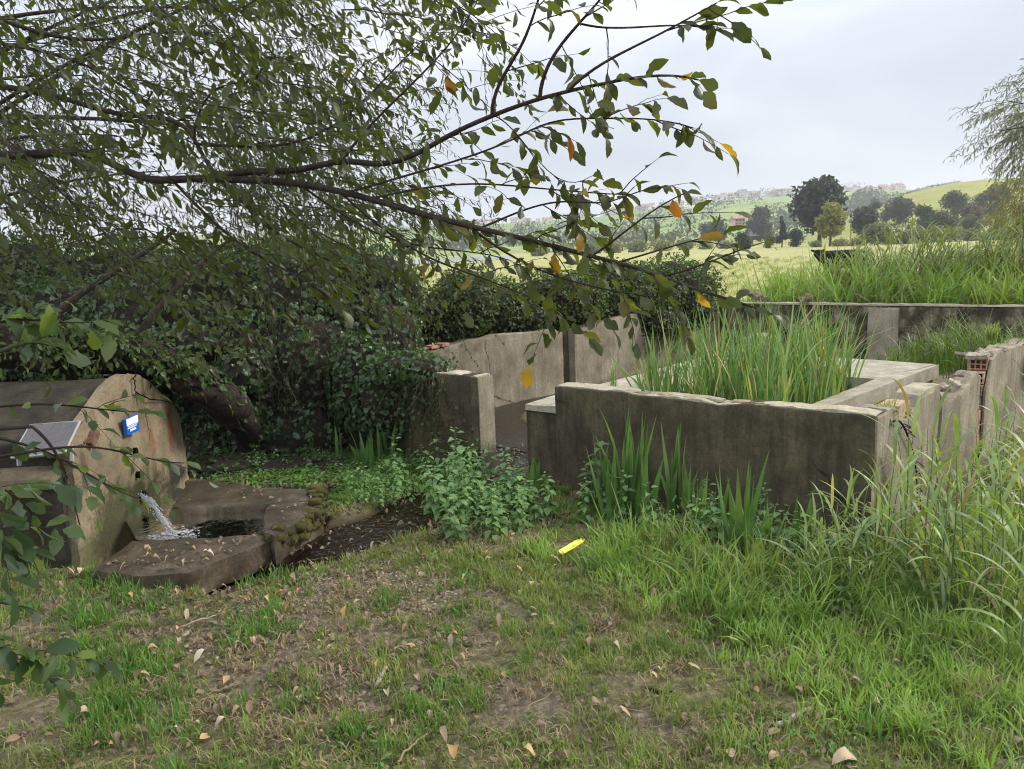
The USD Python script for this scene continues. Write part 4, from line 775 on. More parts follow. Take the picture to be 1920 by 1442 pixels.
pq = np.column_stack([g.uniform(-900, 420, 260), g.uniform(-600, -130, 260)]); pp = np.vstack([pp, pq])      # the crown goes on above and left of the frame
for x, y in pp:
    Yd = g.uniform(2.3, 4.6); d = RIGHT * .9 - UP * (.35 + .35 * g.normal()) + FWD * g.normal() * .5
    p = aty(x, y, Yd); nb = limb_pts[np.argmin(np.linalg.norm(limb_pts - p + d * .15, axis=1))]
    if np.linalg.norm(nb - p) < 1.0 and y > 60 and g.random() < .45: cn.twig(spline([nb, (nb + p) / 2 + g.normal(size=3) * .05 + [0, 0, .03], p], 7), .0024, .0016, 3)      # the twig that carries the spray
    spray(cn, p, d, .22 + .3 * g.random(), g, .048, .034, .0022, 2, WIND, .15, .25)
put('twigs', join(cn.tubes), M['twig'], sal, kind='stuff')
finish_leaves(cn, sal, OB, OBN, M['sallow'], M['sallow_far'], 300, g)


# narrow-leaved willow standing behind, fine leaves against the white sky
g = np.random.default_rng(102); cn = Canopy()
wil = thing('willow_tree', 'fine narrow-leaved willow behind the ivy thicket, its thin crown showing white sky', 'tree')
put('trunk', tube(spline([(-7.6, 8.6, -.1), (-7.5, 8.5, 1.2), (-7.2, 8.4, 2.6), (-6.9, 8.3, 4.5)], 16), np.linspace(.22, .05, 16), 12, .2, 6), M['bark'], wil, smooth=True)
for k in range(14):
    e = aty(g.uniform(-150, 720), g.uniform(-100, 330), g.uniform(7, 9)); b = np.array([-7.3 + .3 * g.random(), 8.45, 1.5 + 2.2 * g.random()]); put('branch', tube(spline([b, (b + e) / 2 + [0, 0, .25], e], 12), np.linspace(.035, .006, 12), 6), M['bark'], wil, smooth=True)
pp = np.column_stack([g.uniform(-150, 930, 2600), g.uniform(-150, 470, 2600)])
def dw(x, y): return (1 - smooth(x, 560, 900) * .95) * (.45 + .55 * smooth(y, 60, 380)) * smooth(meshkit.fbm(np.column_stack([x / 110, y / 90, x * 0]), 3, 55), .32, .58) * (1 - .8 * smooth(x, 700, 760) * smooth(y, 380, 420))
pp = pp[g.random(len(pp)) < dw(pp[:, 0], pp[:, 1]) * .75]
for x, y in pp:
    p = aty(x, y, g.uniform(6.8, 9.5)); spray(cn, p, RIGHT * .5 - UP * (.3 + .5 * g.normal()) + g.normal(size=3) * .5, .5 + .5 * g.random(), g, .085, .05, .004, 2, WIND, .2, .45)
put('twigs', join(cn.tubes), M['twig'], wil, kind='stuff')
finish_leaves(cn, wil, NW, NW, M['willow'], M['willow'], 0, g)

# sapling at the left edge whose leafy twigs hang in front of the fountain
g = np.random.default_rng(103); cn = Canopy()
sap = thing('sapling', 'young leafy sallow shoots at the left edge hanging in front of the fountain', 'shrub')
stem0 = spline([(-2.35, 2.35, -.02), (-2.3, 2.4, .5), (-2.2, 2.42, 1.0), (-2.1, 2.4, 1.5)], 12); put('stem', tube(stem0, np.linspace(.022, .008, 12), 8), M['bark'], sap, smooth=True)
for pts, sz, sp in [
    ([(-120, 770, 2.45), (0, 762, 2.5), (90, 758, 2.55), (180, 766, 2.6), (280, 772, 2.65)], .062, .044),
    ([(-120, 800, 2.3), (0, 822, 2.35), (80, 845, 2.4), (150, 880, 2.4), (260, 935, 2.4)], .062, .046),
    ([(-60, 860, 2.3), (90, 842, 2.35), (170, 838, 2.4), (260, 855, 2.45), (345, 868, 2.5)], .058, .044),
    ([(-140, 640, 2.1), (-40, 610, 2.15), (60, 600, 2.2), (140, 605, 2.2), (190, 600, 2.25)], .080, .030),
    ([(-120, 700, 2.1), (-20, 668, 2.15), (30, 650, 2.15), (70, 640, 2.2)], .085, .035),
    ([(-140, 880, 2.0), (-40, 900, 2.0), (20, 925, 2.05), (60, 965, 2.1)], .080, .022),
    ([(-140, 960, 1.9), (-60, 985, 1.95), (0, 1010, 2.0), (55, 1035, 2.0)], .080, .020),
    ([(-120, 1160, 1.75), (-60, 1190, 1.8), (0, 1210, 1.85), (60, 1235, 1.85)], .075, .015),
    ([(-80, 1120, 2.0), (0, 1130, 2.0), (40, 1138, 2.0)], .06, .04),
    ([(60, 800, 2.4), (110, 860, 2.4), (135, 930, 2.4), (150, 985, 2.4)], .06, .05)]:
    c = br(pts); b = stem0[np.argmin(np.abs(stem0[:, 2] - c[0, 2]))]
    put('branch', tube(np.vstack([b[None], c]), np.linspace(.006, .0018, len(c) + 1), 5), M['twig'], sap, smooth=True)
    cn.leaves(on_twig(c[len(c) // 6:], sp, g, sz, droop=.35, wind=RIGHT * .35, jit=.3))
    for k in range(2):
        i = int(g.integers(len(c) // 4, len(c) - 2)); spray(cn, c[i], (c[i + 1] - c[i]) / np.linalg.norm(c[i + 1] - c[i]) + g.normal(size=3) * .45, .14 + .1 * g.random(), g, sz, sp, .0015, 0, RIGHT * .2, .3)
put('twigs', join(cn.tubes), M['twig'], sap, kind='stuff')
finish_leaves(cn, sap, OB, OBN, M['sapling_part'], M['sapling'], 260, g)

# old leaning trunk lying over the spring house
tp = br([(-260, 640, 4.9), (-60, 652, 4.95), (80, 655, 5.0), (190, 662, 5.1), (280, 676, 5.2), (345, 700, 5.3), (395, 730, 5.4), (432, 768, 5.7), (458, 800, 6.1), (470, 840, 6.5)], 48)
ot = thing('leaning_trunk', 'thick old trunk with furrowed bark arching over the spring house into the ivy', 'tree trunk')
put('trunk', tube(tp, np.interp(np.linspace(0, 1, 48), [0, .5, .8, 1], [.15, .135, .12, .11]), 30, .6, 9), M['oldbark'], ot, smooth=True)
g = np.random.default_rng(8); rid = []
for k in range(90):
    a = g.random() * 6.28; i0 = g.integers(0, 36); n = g.integers(6, 12); i = np.arange(i0, min(i0 + n, 47)); t = np.gradient(tp, axis=0)[i]; t /= np.linalg.norm(t, axis=1, keepdims=True); s_ = np.cross(t, [0, 0, 1.]); s_ /= np.linalg.norm(s_, axis=1, keepdims=True); u_ = np.cross(s_, t)
    aa = a + np.cumsum(g.normal(size=len(i)) * .06); rr = .121 + .01 * g.random(); rid.append(tube(tp[i] + (s_ * np.cos(aa)[:, None] + u_ * np.sin(aa)[:, None]) * rr, np.sin(np.linspace(.15, 3, len(i))) * .014 + .002, 5))
put('bark_ridges', join(rid), M['oldbark'], ot, smooth=True, kind='stuff')
iv = Canopy(); gi = np.random.default_rng(88)
for k in range(700):
    i = int(np.clip(gi.normal(30, 9), 2, 46)); a = gi.normal() * .9; t = tp[i + 1] - tp[i - 1]; t /= np.linalg.norm(t); s_ = np.cross(t, [0, 0, 1.]); s_ /= np.linalg.norm(s_); u_ = np.cross(s_, t); nn_ = u_ * math.cos(a) + s_ * math.sin(a) * (1 if s_[1] < 0 else -1); iv.leaves((tp[i:i + 1] + nn_ * .14, (gi.normal(size=(1, 3)) * .6 - [[0, 0, .5]]), nn_[None] + gi.normal(size=(1, 3)) * .4, np.array([.045 * gi.uniform(.5, 1.2)])))
A_ = iv.all(); put('ivy_leaves', scatter(IV, A_[0], frames(A_[1], A_[2]), A_[3], gi), M['ivy'], ot, kind='stuff')
put('branch', tube(br([(60, 650, 5.0), (140, 560, 5.1), (230, 500, 5.2), (330, 430, 5.3)], 14), np.linspace(.03, .012, 14), 9, .2), M['bark'], ot, smooth=True)
put('branch', tube(br([(230, 668, 5.15), (280, 600, 5.2), (350, 520, 5.3), (430, 450, 5.4)], 14), np.linspace(.028, .01, 14), 9, .2), M['bark'], ot, smooth=True)

# ------------------------------------------------------------------ ivy thicket and bramble hedge
def mound_leaves(blobs, n, g, thick=.12, outside_only=True, down=.8, lump=.25):
    """points on the lumpy outer surface of ellipsoids (centre, radii), with leaf directions and faces"""
    area = np.array([r[0] * r[1] + r[1] * r[2] + r[0] * r[2] for _, r in blobs]); k = g.choice(len(blobs), n, p=area / area.sum()); d = unit(g, n)
    Cb = np.array([b[0] for b in blobs])[k]; Rb = np.array([b[1] for b in blobs])[k]
    lum = 1 + lump * (meshkit.fbm(Cb + d * Rb * 2.2, 3, 4) - .5) * 2 - thick * g.random(n) ** 2
    P = Cb + d * Rb * lum[:, None]; N = d / Rb; N /= np.linalg.norm(N, axis=1, keepdims=True)
    keep = P[:, 2] > -.02
    for c, r in blobs:
        e = (((P - c) / r) ** 2).sum(1); keep &= ~((e < .62) & np.any(np.abs(Cb - c) > 1e-6, axis=1))
    view = ((EYE - P) * N).sum(1) / np.linalg.norm(EYE - P, axis=1); keep &= (view > -.55)
    P, N = P[keep], N[keep]; D = np.array([0, 0, -down]) + N * .35 + g.normal(size=P.shape) * .55
    return P, D, N + g.normal(size=P.shape) * .45 + np.array([0, 0, .35])
def core_mesh(blobs, f, seed):
    out = []
    for k, (c, r) in enumerate(blobs):
        t = trimesh.creation.icosphere(3, 1.); v = t.vertices * (1 + .3 * (meshkit.fbm(t.vertices * 2.2 + k, 3, seed) - .5))[:, None]; out.append((v * np.asarray(r) * f + c, np.array(t.faces)))
    return join(out)
def bramble_strands(blobs, n, g, L=(.4, 1.1), up=.25):
    tb, Ls = [], []
    P, D, N = mound_leaves(blobs, n, g, .2)
    for p, nn in zip(P, N):
        nn = nn / np.linalg.norm(nn); d = nn * .7 + np.array([0, 0, up]) + g.normal(size=3) * .5; q = twig_curve(p - nn * .1, d, g.uniform(*L), g, .75, 9, .15); tb.append(tube(q, np.linspace(.0035, .0012, 9), 3)); Ls.append(on_twig(q, .055, g, .042, droop=.5))
    return tb, Ls
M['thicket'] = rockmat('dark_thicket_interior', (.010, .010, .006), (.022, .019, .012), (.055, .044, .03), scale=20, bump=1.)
g = np.random.default_rng(201)
def bl_(x, y, Y, r): return (aty(x, y, Y), np.array(r))
ivb = [bl_(585, 700, 6.75, (.62, .45, .62)), bl_(660, 620, 7.3, (.62, .5, .62)), bl_(540, 590, 7.2, (.75, .6, .62)), bl_(470, 720, 6.6, (.42, .40, .62)), bl_(420, 590, 7.2, (.7, .6, .65)), bl_(300, 640, 7.2, (.8, .6, .66)), bl_(150, 640, 7.4, (.9, .7, .66)), bl_(0, 640, 7.4, (.9, .7, .7)), bl_(400, 800, 7.2, (.6, .35, .6)), bl_(475, 790, 6.35, (.24, .25, .45)), bl_(455, 700, 6.2, (.22, .25, .22)), bl_(350, 650, 6.4, (.5, .3, .2)), bl_(690, 740, 6.5, (.35, .28, .42)), bl_(560, 820, 6.4, (.45, .28, .35)), bl_(715, 560, 7.5, (.45, .5, .5)), bl_(480, 540, 8.2, (1.0, .7, .5)), bl_(250, 560, 8.4, (1.2, .8, .65)), bl_(20, 560, 8.4, (1.2, .8, .7)), bl_(620, 510, 8.6, (.6, .6, .33)), bl_(730, 640, 7.0, (.3, .4, .42)), bl_(420, 868, 5.95, (.42, .30, .07)), bl_(520, 872, 5.9, (.45, .25, .06)), bl_(620, 875, 5.9, (.40, .22, .06)), bl_(400, 845, 6.5, (.3, .3, .2))]
ivy = thing('ivy_thicket', 'tall dark thicket draped in ivy and hanging stems behind and right of the fountain', 'thicket')
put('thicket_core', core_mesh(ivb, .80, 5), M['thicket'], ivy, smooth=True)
P, D, N = mound_leaves(ivb, 30000, g); S = .054 * (.45 + .85 * g.random(len(P))); put('ivy_leaves', scatter(IV, P, frames(D, N), S, g), M['ivy'], ivy, kind='stuff')
P, D, N = mound_leaves([b for b in ivb if b[0][2] > .9] + ivb[:2], 11000, g, .3, down=.5); S = .055 * (.55 + .6 * g.random(len(P))); put('willow_leaves', scatter(NW + LO, P + N * .05, frames(D + RIGHT * .5, N), S, g), M['sallow_far'], ivy, kind='stuff')
tb, Ls = bramble_strands(ivb, 330, g)
hang = []
for k in range(170):      # bare stems hanging down the face
    x = g.uniform(400, 770); y = g.uniform(520, 720); p = aty(x, y, np.interp(x, [400, 600, 770], [6.25, 6.3, 6.55]) + g.normal() * .12); L = g.uniform(.25, .9); q = twig_curve(p, np.array([g.normal() * .25, g.normal() * .2, -1.]), L, g, .1, 9, .35); hang.append(tube(q, np.linspace(.0035, .0015, 9), 3))
    if g.random() < .3: Ls.append(on_twig(q, .07, g, .045, droop=.4))
put('stems', join(tb), M['twig'], ivy, kind='stuff'); put('hanging_stems', join(hang), M['twig'], ivy, kind='stuff')
A_ = [np.concatenate([x[k] for x in Ls]) for k in range(4)]; put('bramble_leaves', scatter(OV, A_[0], frames(A_[1], A_[2]), A_[3], g), M['bramble'], ivy, kind='stuff')
# shoots growing over the leaning trunk
g = np.random.default_rng(206); cn = Canopy(); sh = thing('bramble', 'tangle of bramble shoots growing over the top of the leaning trunk', 'bramble')
for k in range(150):
    x = g.uniform(-60, 360); y = np.interp(x, [-60, 190, 360], [640, 645, 700]) + g.normal() * 14; p = aty(x, y, np.interp(x, [-60, 190, 360], [4.92, 5.05, 5.25]) - .08 * g.random()); spray(cn, p, np.array([g.normal() * .8 + .3, -.35 + .3 * g.normal(), .55 + .4 * g.normal()]), g.uniform(.12, .4), g, .050, .034, .002, 1, RIGHT * .2, .55, .4)
put('stems', join(cn.tubes), M['twig'], sh, kind='stuff'); P, D, N, S = cn.all(); put('leaves', scatter(OB + OV, P, frames(D, N), S, g), M['bramble'], sh, kind='stuff')
# ivy spilling over the pillar wall
g = np.random.default_rng(202)
cl = thing('wall_ivy', 'clump of ivy creeping over the broken top of the short wall stub', 'ivy')
vb = [(W(-1.55, .08, .70), np.array([.34, .26, .16])), (W(-1.25, .06, .72), np.array([.22, .18, .10])), (W(-1.62, -.08, .45), np.array([.26, .14, .34])), (W(-2.0, 0, .55), np.array([.3, .25, .45]))]
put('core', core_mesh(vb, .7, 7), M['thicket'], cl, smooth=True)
P, D, N = mound_leaves(vb, 3200, g); put('ivy_leaves', scatter(IV, P, frames(D, N), .045 * (.5 + .7 * g.random(len(P))), g), M['ivy'], cl, kind='stuff')
tb, Ls = [], []
for k in range(60):
    p = W(g.uniform(-1.8, -.95), -.02 - .03 * g.random(), .70 + .03 * g.normal()); q = twig_curve(p, np.array([g.normal() * .4, -.2, -.6]), g.uniform(.1, .5), g, .4, 8, .3); tb.append(tube(q, np.linspace(.003, .001, 8), 3)); Ls.append(on_twig(q, .05, g, .035, droop=.3))
put('stems', join(tb), M['twig_light'], cl, kind='stuff'); A_ = [np.concatenate([x[k] for x in Ls]) for k in range(4)]; put('trailing_leaves', scatter(IV, A_[0], frames(A_[1], A_[2]), A_[3], g), M['bramble'], cl, kind='stuff')
# bramble hedge on top of the back left wall
def hedge(name, label, cat, blobs, n, size, g, mats=('bramble', 'bramble'), shapes=None, strands=120, L=(.3, .8)):
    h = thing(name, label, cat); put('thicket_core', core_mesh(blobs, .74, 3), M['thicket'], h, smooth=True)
    P, D, N = mound_leaves(blobs, n, g, .25, down=.35); put('leaves', scatter(shapes or OV, P, frames(D, N + [0, 0, .4]), size * (.5 + .8 * g.random(len(P))), g), M[mats[0]], h, kind='stuff')
    tb, Ls = bramble_strands(blobs, strands, g, L, .5); put('stems', join(tb), M['twig'], h, kind='stuff'); A_ = [np.concatenate([x[k] for x in Ls]) for k in range(4)]; put('shoots', scatter(shapes or OV, A_[0], frames(A_[1], A_[2]), A_[3] * size / .042, g), M[mats[1]], h, kind='stuff')
    return h
g = np.random.default_rng(203); hb1, hb2, hb3 = [], [], []
for v_ in np.arange(.7, 4.3, .32):
    p = BL(v_) - UU * (.42 + .1 * g.normal()); z = .98 + .09 * g.normal() ; hb1.append((np.array([p[0], p[1], z]), np.array([.42, .38, .38]) * (.85 + .3 * g.random())))
for v_ in np.arange(4.3, 6.4, .28):
    p = BL(v_) - UU * (.28 + .1 * g.normal()); hb2.append((np.array([p[0], p[1], .96 + .08 * g.normal()]), np.array([.42, .38, .40]) * (.85 + .3 * g.random())))
hb2 += [(np.append(BL(4.85) + UU * .12, .62), np.array([.26, .26, .22])), (np.append(BL(5.15) + UU * .1, .55), np.array([.22, .24, .2])), (np.append(BL(5.7) + UU * .1, .72), np.array([.3, .3, .28]))]
hedge('bramble_hedge', 'low bramble hedge sprawling along the top of the streaked back left wall', 'hedge', hb1, 23000, .047, g)
hedge('bramble_hedge', 'bushier bramble clump spilling over the broken wall near the back corner', 'hedge', hb2, 15000, .047, g)
for v_ in np.arange(.2, 6.5, .5):
    p = BL(v_) - UU * (1.15 + .25 * g.normal()); hb3.append((np.array([p[0], p[1], .52 + .1 * g.normal()]), np.array([.5, .5, .34]) * (.8 + .4 * g.random())))
hedge('scrub', 'sunlit pale green scrub behind the bramble hedge at the meadow edge', 'scrub', hb3, 9000, .05, g, ('willow_gold', 'willow_gold'), NW + OV, 60)
# ------------------------------------------------------------------ rushes in the basin, irises, sedges
def clump(name, label, cat, loc, nb, L, w, r, g, m_, droop=(.1, .6), group=None, lean=(0, 0), seg=6, base_z=0., part='blade', stuff=False, flat=False):
    """a tuft of separate blades"""
    t = thing(name, label, cat, loc, group=group); B = []
    for k in range(nb):
        b = blade(L * g.uniform(.55, 1.08), w * g.uniform(.7, 1.15), seg, g.uniform(*droop) * g.choice([.6, 1, 1, 1.6]), g.normal() * .8)
        a = g.random() * 6.28; rr = r * math.sqrt(g.random()); T = trimesh.transformations.euler_matrix(lean[0] + g.normal() * .12 , lean[1] + g.normal() * .12, 0)[:3, :3]; Rz = trimesh.transformations.rotation_matrix(g.random() * 6.28 if not flat else a - 1.57, [0, 0, 1])[:3, :3]
        B.append((b[0] @ (T @ Rz).T + [rr * math.cos(a), rr * math.sin(a), base_z], b[1]))
    if stuff: put(part + 's', join(B), m_, t, kind='stuff')
    else:
        for b in B: put(part, b, m_, t, smooth=True)
    return t
g = np.random.default_rng(301)
cat_protos = []
spots = []
for u_ in np.arange(.56, 1.45, .18):
    for v_ in np.arange(.35, 1.95, .19):
        if u_ > 1.24 + .12 * v_ or (v_ > 1.5 and u_ > 1.32): continue
        spots.append((u_ + .07 + .06 * g.normal(), v_ + .06 * g.normal()))
spots += [(.12, .55), (.30, .75), (.22, 1.0), (.42, .45), (.50, 2.1), (.38, 1.6)]
for k, (u_, v_) in enumerate(spots):
    p = W(u_, v_, .36); a = g.random() * 6.28; lab = 'clump of tall bright green rushes filling the concrete basin'
    small = k >= len(spots) - 6
    if k < 4: cat_protos.append(clump('rush_clump', lab, 'rushes', tuple(p), 27, .84, .0135, .10, g, M['cattail'], (.05, .75), 'rushes growing in the basin', seg=6)); continue
    src = cat_protos[k % 4]; s_ = g.uniform(.62, 1.12) * (.45 if small else 1) * (.85 + .25 * (u_ > .75))
    if small: p = W(u_, v_, .60)
    copy_of(src, None if not small else 'small clump of rushes sprouting from the left basin slab', p, a, s_, None if not small else 'rush tufts on the slab')
iris_m = M['iris']
for k, (x, y, n, L, lab) in enumerate([
        (1180, 975, 19, .60, 'broad-bladed iris clump against the middle of the dark front wall'), (1268, 985, 15, .52, 'shorter iris clump right of the tallest one on the dark front wall'), (1385, 1075, 15, .60, 'iris clump standing furthest forward in the grass before the dark wall'),
        (1120, 965, 6, .40, 'small iris clump beneath the tall green leafy stem by the front wall'), (998, 925, 8, .26, 'low iris clump in the gap between the walls'), (690, 880, 9, .34, 'iris clump among leafy weeds beside the ivy thicket'), (722, 868, 7, .32, 'iris clump close against the pillar wall under the ivy'),
        (632, 868, 4, .36, 'thin arching iris left of the weeds under the ivy thicket'), (1345, 1010, 5, .34, 'slim iris clump half hidden by bramble leaves before the dark wall'), (1210, 990, 9, .42, 'low iris clump between the tallest one and the shorter one'), (1150, 985, 8, .46, 'iris clump left of the tallest one on the dark front wall'), (1310, 1020, 8, .40, 'iris clump right of the shorter one, half in the weeds'), (1430, 1060, 6, .36, 'iris clump right of the one furthest forward'), (1500, 1050, 5, .34, 'iris clump nearest the right corner of the dark wall')]):
    if lab is None: continue
    clump('iris_plant', lab, 'iris', tuple(atz(x, y, -.01)), n, L * 1.12, .032, .05, g, iris_m, (.02, .22), seg=6)
for k, (p, n, L, w, m_, lab) in enumerate([
        (W(1.95, 3.15, .42), 210, .62, .010, 'sedge', 'rounded mound of arching sedge behind the broken right wall'), (W(1.6, 3.6, .38), 150, .52, .010, 'sedge', 'sedge mound left of the largest one against the back wall'), (W(2.25, 3.5, .40), 150, .55, .010, 'sedge', 'sedge growing along the foot of the tall wall end'), (W(1.2, 4.0, .28), 80, .38, .012, 'sedge', 'light green sedge tuft beside the far basin slab')]):
    clump('sedge_mound', lab, 'sedge', tuple(p), n, L, w, .24, g, M[m_], (.6, 1.5), stuff=True, seg=6)
for p, n, L, lab, m_ in [(np.append(RW(.26, -.06), .60), 46, .15, 'dry yellowing grass tuft rooted in the broken top of the right wall', 'straw'), (np.append(RW(.29, -.05), .60), 40, .17, 'green grass tuft growing out of the right wall by the bricks', 'grass'), (np.append(RW(2.55, -.06), .80), 70, .16, 'grass tuft spreading on top of the tall wall end', 'grass'), (atz(1712, 1395, .0), 60, .17, 'pale striped sedge tuft alone in the right foreground grass', 'grass_lush'), (atz(1010, 1375, 0), 34, .11, None, None)]:
    if lab: clump('grass_tuft', lab, 'grass tuft', tuple(p), n, L, .007, .035, g, M[m_], (.3, 1.3), stuff=True, seg=4)

# ------------------------------------------------------------------ nettles and leafy weeds
def weed(name, label, cat, loc, H, g, lm, pairs=9, size=.06, group=None, tmpl=OV, top=True):
    t = thing(name, label, cat, loc, group=group); st = twig_curve(np.array([0, 0, -.02]), np.array([g.normal() * .18, g.normal() * .18, 1.]), H, g, .06, 9, .12)
    put('stem', tube(st, np.linspace(.0035, .0015, 9), 5), M['stalk'], t, smooth=True)
    for k in range(pairs):
        f = .18 + .82 * k / (pairs - 1); i = f * 8; p = st[int(i)] * (1 - i % 1) + st[min(int(i) + 1, 8)] * (i % 1); s_ = size * (1.05 - .55 * abs(f - .5)) * (.8 + .4 * g.random()) * (.6 if f > .93 else 1)
        for q in (0, 1):
            a = k * 1.57 + q * 3.14 + g.normal() * .3; D = np.array([[math.cos(a), math.sin(a), -.12 + g.normal() * .2 + (.5 if f > .9 else 0)]]); N = np.array([[0, 0, 1.]]) + g.normal(size=(1, 3)) * .22
            put('leaf', one(tmpl[int(g.integers(0, len(tmpl)))], p + D[0] * .012, frames(D, N)[0], s_), lm, t, smooth=True)
    return t
g = np.random.default_rng(302)
def scattered(protos, px_list, g, label=None, group=None, sc=(.8, 1.15), z=-.01):
    for x, y in px_list:
        p = atz(x, y, z); copy_of(protos[int(g.integers(0, len(protos)))], label, p, g.random() * 6.28, g.uniform(*sc), group)
def in_poly(poly, n, g):
    poly = np.array(poly, float); out = []
    while len(out) < n:
        q = np.column_stack([g.uniform(*np.sort(poly[:, 0])[[0, -1]], 64), g.uniform(*np.sort(poly[:, 1])[[0, -1]], 64)]); out += list(q[inside([tuple(r) for r in poly], q)])
    return out[:n]
NL = 'leafy green nettle stem in the bushy clump before the pillar wall'; NG = 'nettles in the clump before the pillar'
nets = [weed('nettle', NL, 'nettle', tuple(atz(x, y, -.01)), h, g, M['nettle'], n, s, NG) for x, y, h, n, s in [(850, 985, .30, 9, .065), (900, 1000, .26, 8, .060), (880, 960, .34, 10, .062), (940, 985, .22, 8, .055), (960, 1000, .16, 6, .055)]]
scattered(nets, in_poly([(775, 1010), (800, 935), (860, 905), (960, 925), (1035, 955), (1040, 985), (960, 1020), (850, 1025)], 105, g), g, sc=(.7, 1.2))
scattered(nets, in_poly([(735, 915), (760, 880), (860, 870), (905, 885), (880, 925), (790, 930)], 26, g), g, 'taller nettle stem close against the pillar wall', 'nettles against the pillar wall', (.95, 1.3))
scattered(nets, in_poly([(625, 930), (670, 900), (760, 905), (770, 945), (690, 960), (640, 955)], 24, g), g, 'low leafy nettle beside the muddy runoff under the ivy', 'nettles beside the muddy runoff', (.5, .8))
scattered(nets, in_poly([(1045, 960), (1090, 930), (1330, 990), (1560, 1060), (1500, 1085), (1250, 1035), (1100, 995)], 62, g), g, 'nettle growing between the irises at the foot of the front wall', 'nettles at the foot of the front wall', (.6, 1.05))
weed('nettle', 'single tall leafy stem standing up against the left of the front wall', 'nettle', tuple(atz(1100, 945, 0)), .46, g, M['nettle'], 11, .085)
scattered(nets, in_poly([(1380, 1060), (1420, 1000), (1620, 1040), (1700, 1120), (1560, 1180), (1420, 1130)], 44, g), g, 'leafy weed mixed into the long grass by the front wall corner', 'weeds by the front wall corner', (.45, .8))
# bramble sprays against the dark wall
for k, (x, y, lab) in enumerate([(1470, 1020, 'thin bramble spray climbing the dark front wall near its right corner'), (1330, 1030, 'bramble spray between two irises before the dark front wall'), (1540, 1060, 'bramble spray lowest at the right corner of the dark front wall')]):
    t = thing('bramble', lab, 'bramble', tuple(atz(x, y, 0))); c_ = Canopy()
    for j in range(9):
        q = twig_curve(np.array([g.normal() * .05, g.normal() * .04, 0]), np.array([g.normal() * .6, g.normal() * .3, 1.]), g.uniform(.16, .38), g, .3, 8, .2); put('stem', tube(q, np.linspace(.003, .001, 8), 4), M['twig_light'], t); c_.leaves(on_twig(q, .028, g, .046, droop=.2))
    P, D, N, S = c_.all(); Mx = frames(D, N + [0, 0, .6])
    for i in range(len(P)): put('leaf', one(OV[i % 3], P[i], Mx[i], S[i]), M['bramble_part'], t, smooth=True)
# weeds along the foot of the ivy thicket
scattered(nets, in_poly([(400, 880), (440, 850), (620, 860), (640, 900), (520, 905)], 26, g), g, 'small dark leafy weed in the shade below the ivy thicket', 'weeds below the ivy thicket', (.35, .6))

# ------------------------------------------------------------------ reeds standing in the right foreground
g = np.random.default_rng(303)
def reed(label, loc, H, g, nl=7, L=.30, w=.020, group=None):
    t = thing('reed', label, 'reed', loc, group=group); st = twig_curve(np.array([0, 0, -.03]), np.array([g.normal() * .10, g.normal() * .10, 1.]), H, g, .05, 10, .06)
    put('stem', tube(st, np.linspace(.0042, .0015, 10), 5), M['stalk'], t, smooth=True)
    for k in range(nl):
        f = .15 + .85 * k / (nl - 1); i = f * 9; p = st[min(int(i), 9)]; a = k * 3.14 + g.normal() * .5
        b = blade(L * (1.1 - .5 * abs(f - .55)) * g.uniform(.8, 1.2), w * g.uniform(.7, 1.2), 7, g.uniform(.4, 1.1), g.normal() * .6); T = trimesh.transformations.euler_matrix(-g.uniform(.35, .75) if f < .95 else -.1, 0, a)
        v = b[0] @ trimesh.transformations.rotation_matrix(g.uniform(.3, .8) if f < .95 else .1, [-1, 0, 0])[:3, :3].T @ trimesh.transformations.rotation_matrix(a, [0, 0, 1])[:3, :3].T
        put('leaf', (v + p, b[1]), M['reed'], t, smooth=True)
    return t
RG = 'reeds in the right foreground'; RL = 'green reed stalk with broad drooping leaves in the right foreground'
rp = [reed(RL, tuple(atz(x, y, 0)), h, g, n, l, w, RG) for x, y, h, n, l, w in [(1800, 1120, .62, 8, .26, .016), (1860, 1060, .70, 8, .30, .018), (1700, 1090, .50, 7, .24, .014), (1880, 1180, .74, 9, .30, .018), (1620, 1070, .42, 6, .22, .014), (1760, 1180, .40, 7, .25, .014)]]
scattered(rp, in_poly([(1600, 1090), (1680, 1010), (1800, 960), (1930, 930), (1990, 1180), (1900, 1290), (1760, 1200)], 52, g), g, sc=(.7, 1.2))
scattered(rp[2:3] + rp[4:], in_poly([(1490, 1120), (1560, 1060), (1660, 1040), (1700, 1120), (1580, 1180)], 30, g), g, 'short reed standing in front of the right wall corner', 'short reeds before the wall corner', (.65, 1.1))
scattered(rp, in_poly([(1790, 960), (1840, 905), (1960, 880), (1990, 930), (1880, 960)], 16, g), g, 'reed growing close along the foot of the right wall', 'reeds along the right wall', (.6, 1.0))
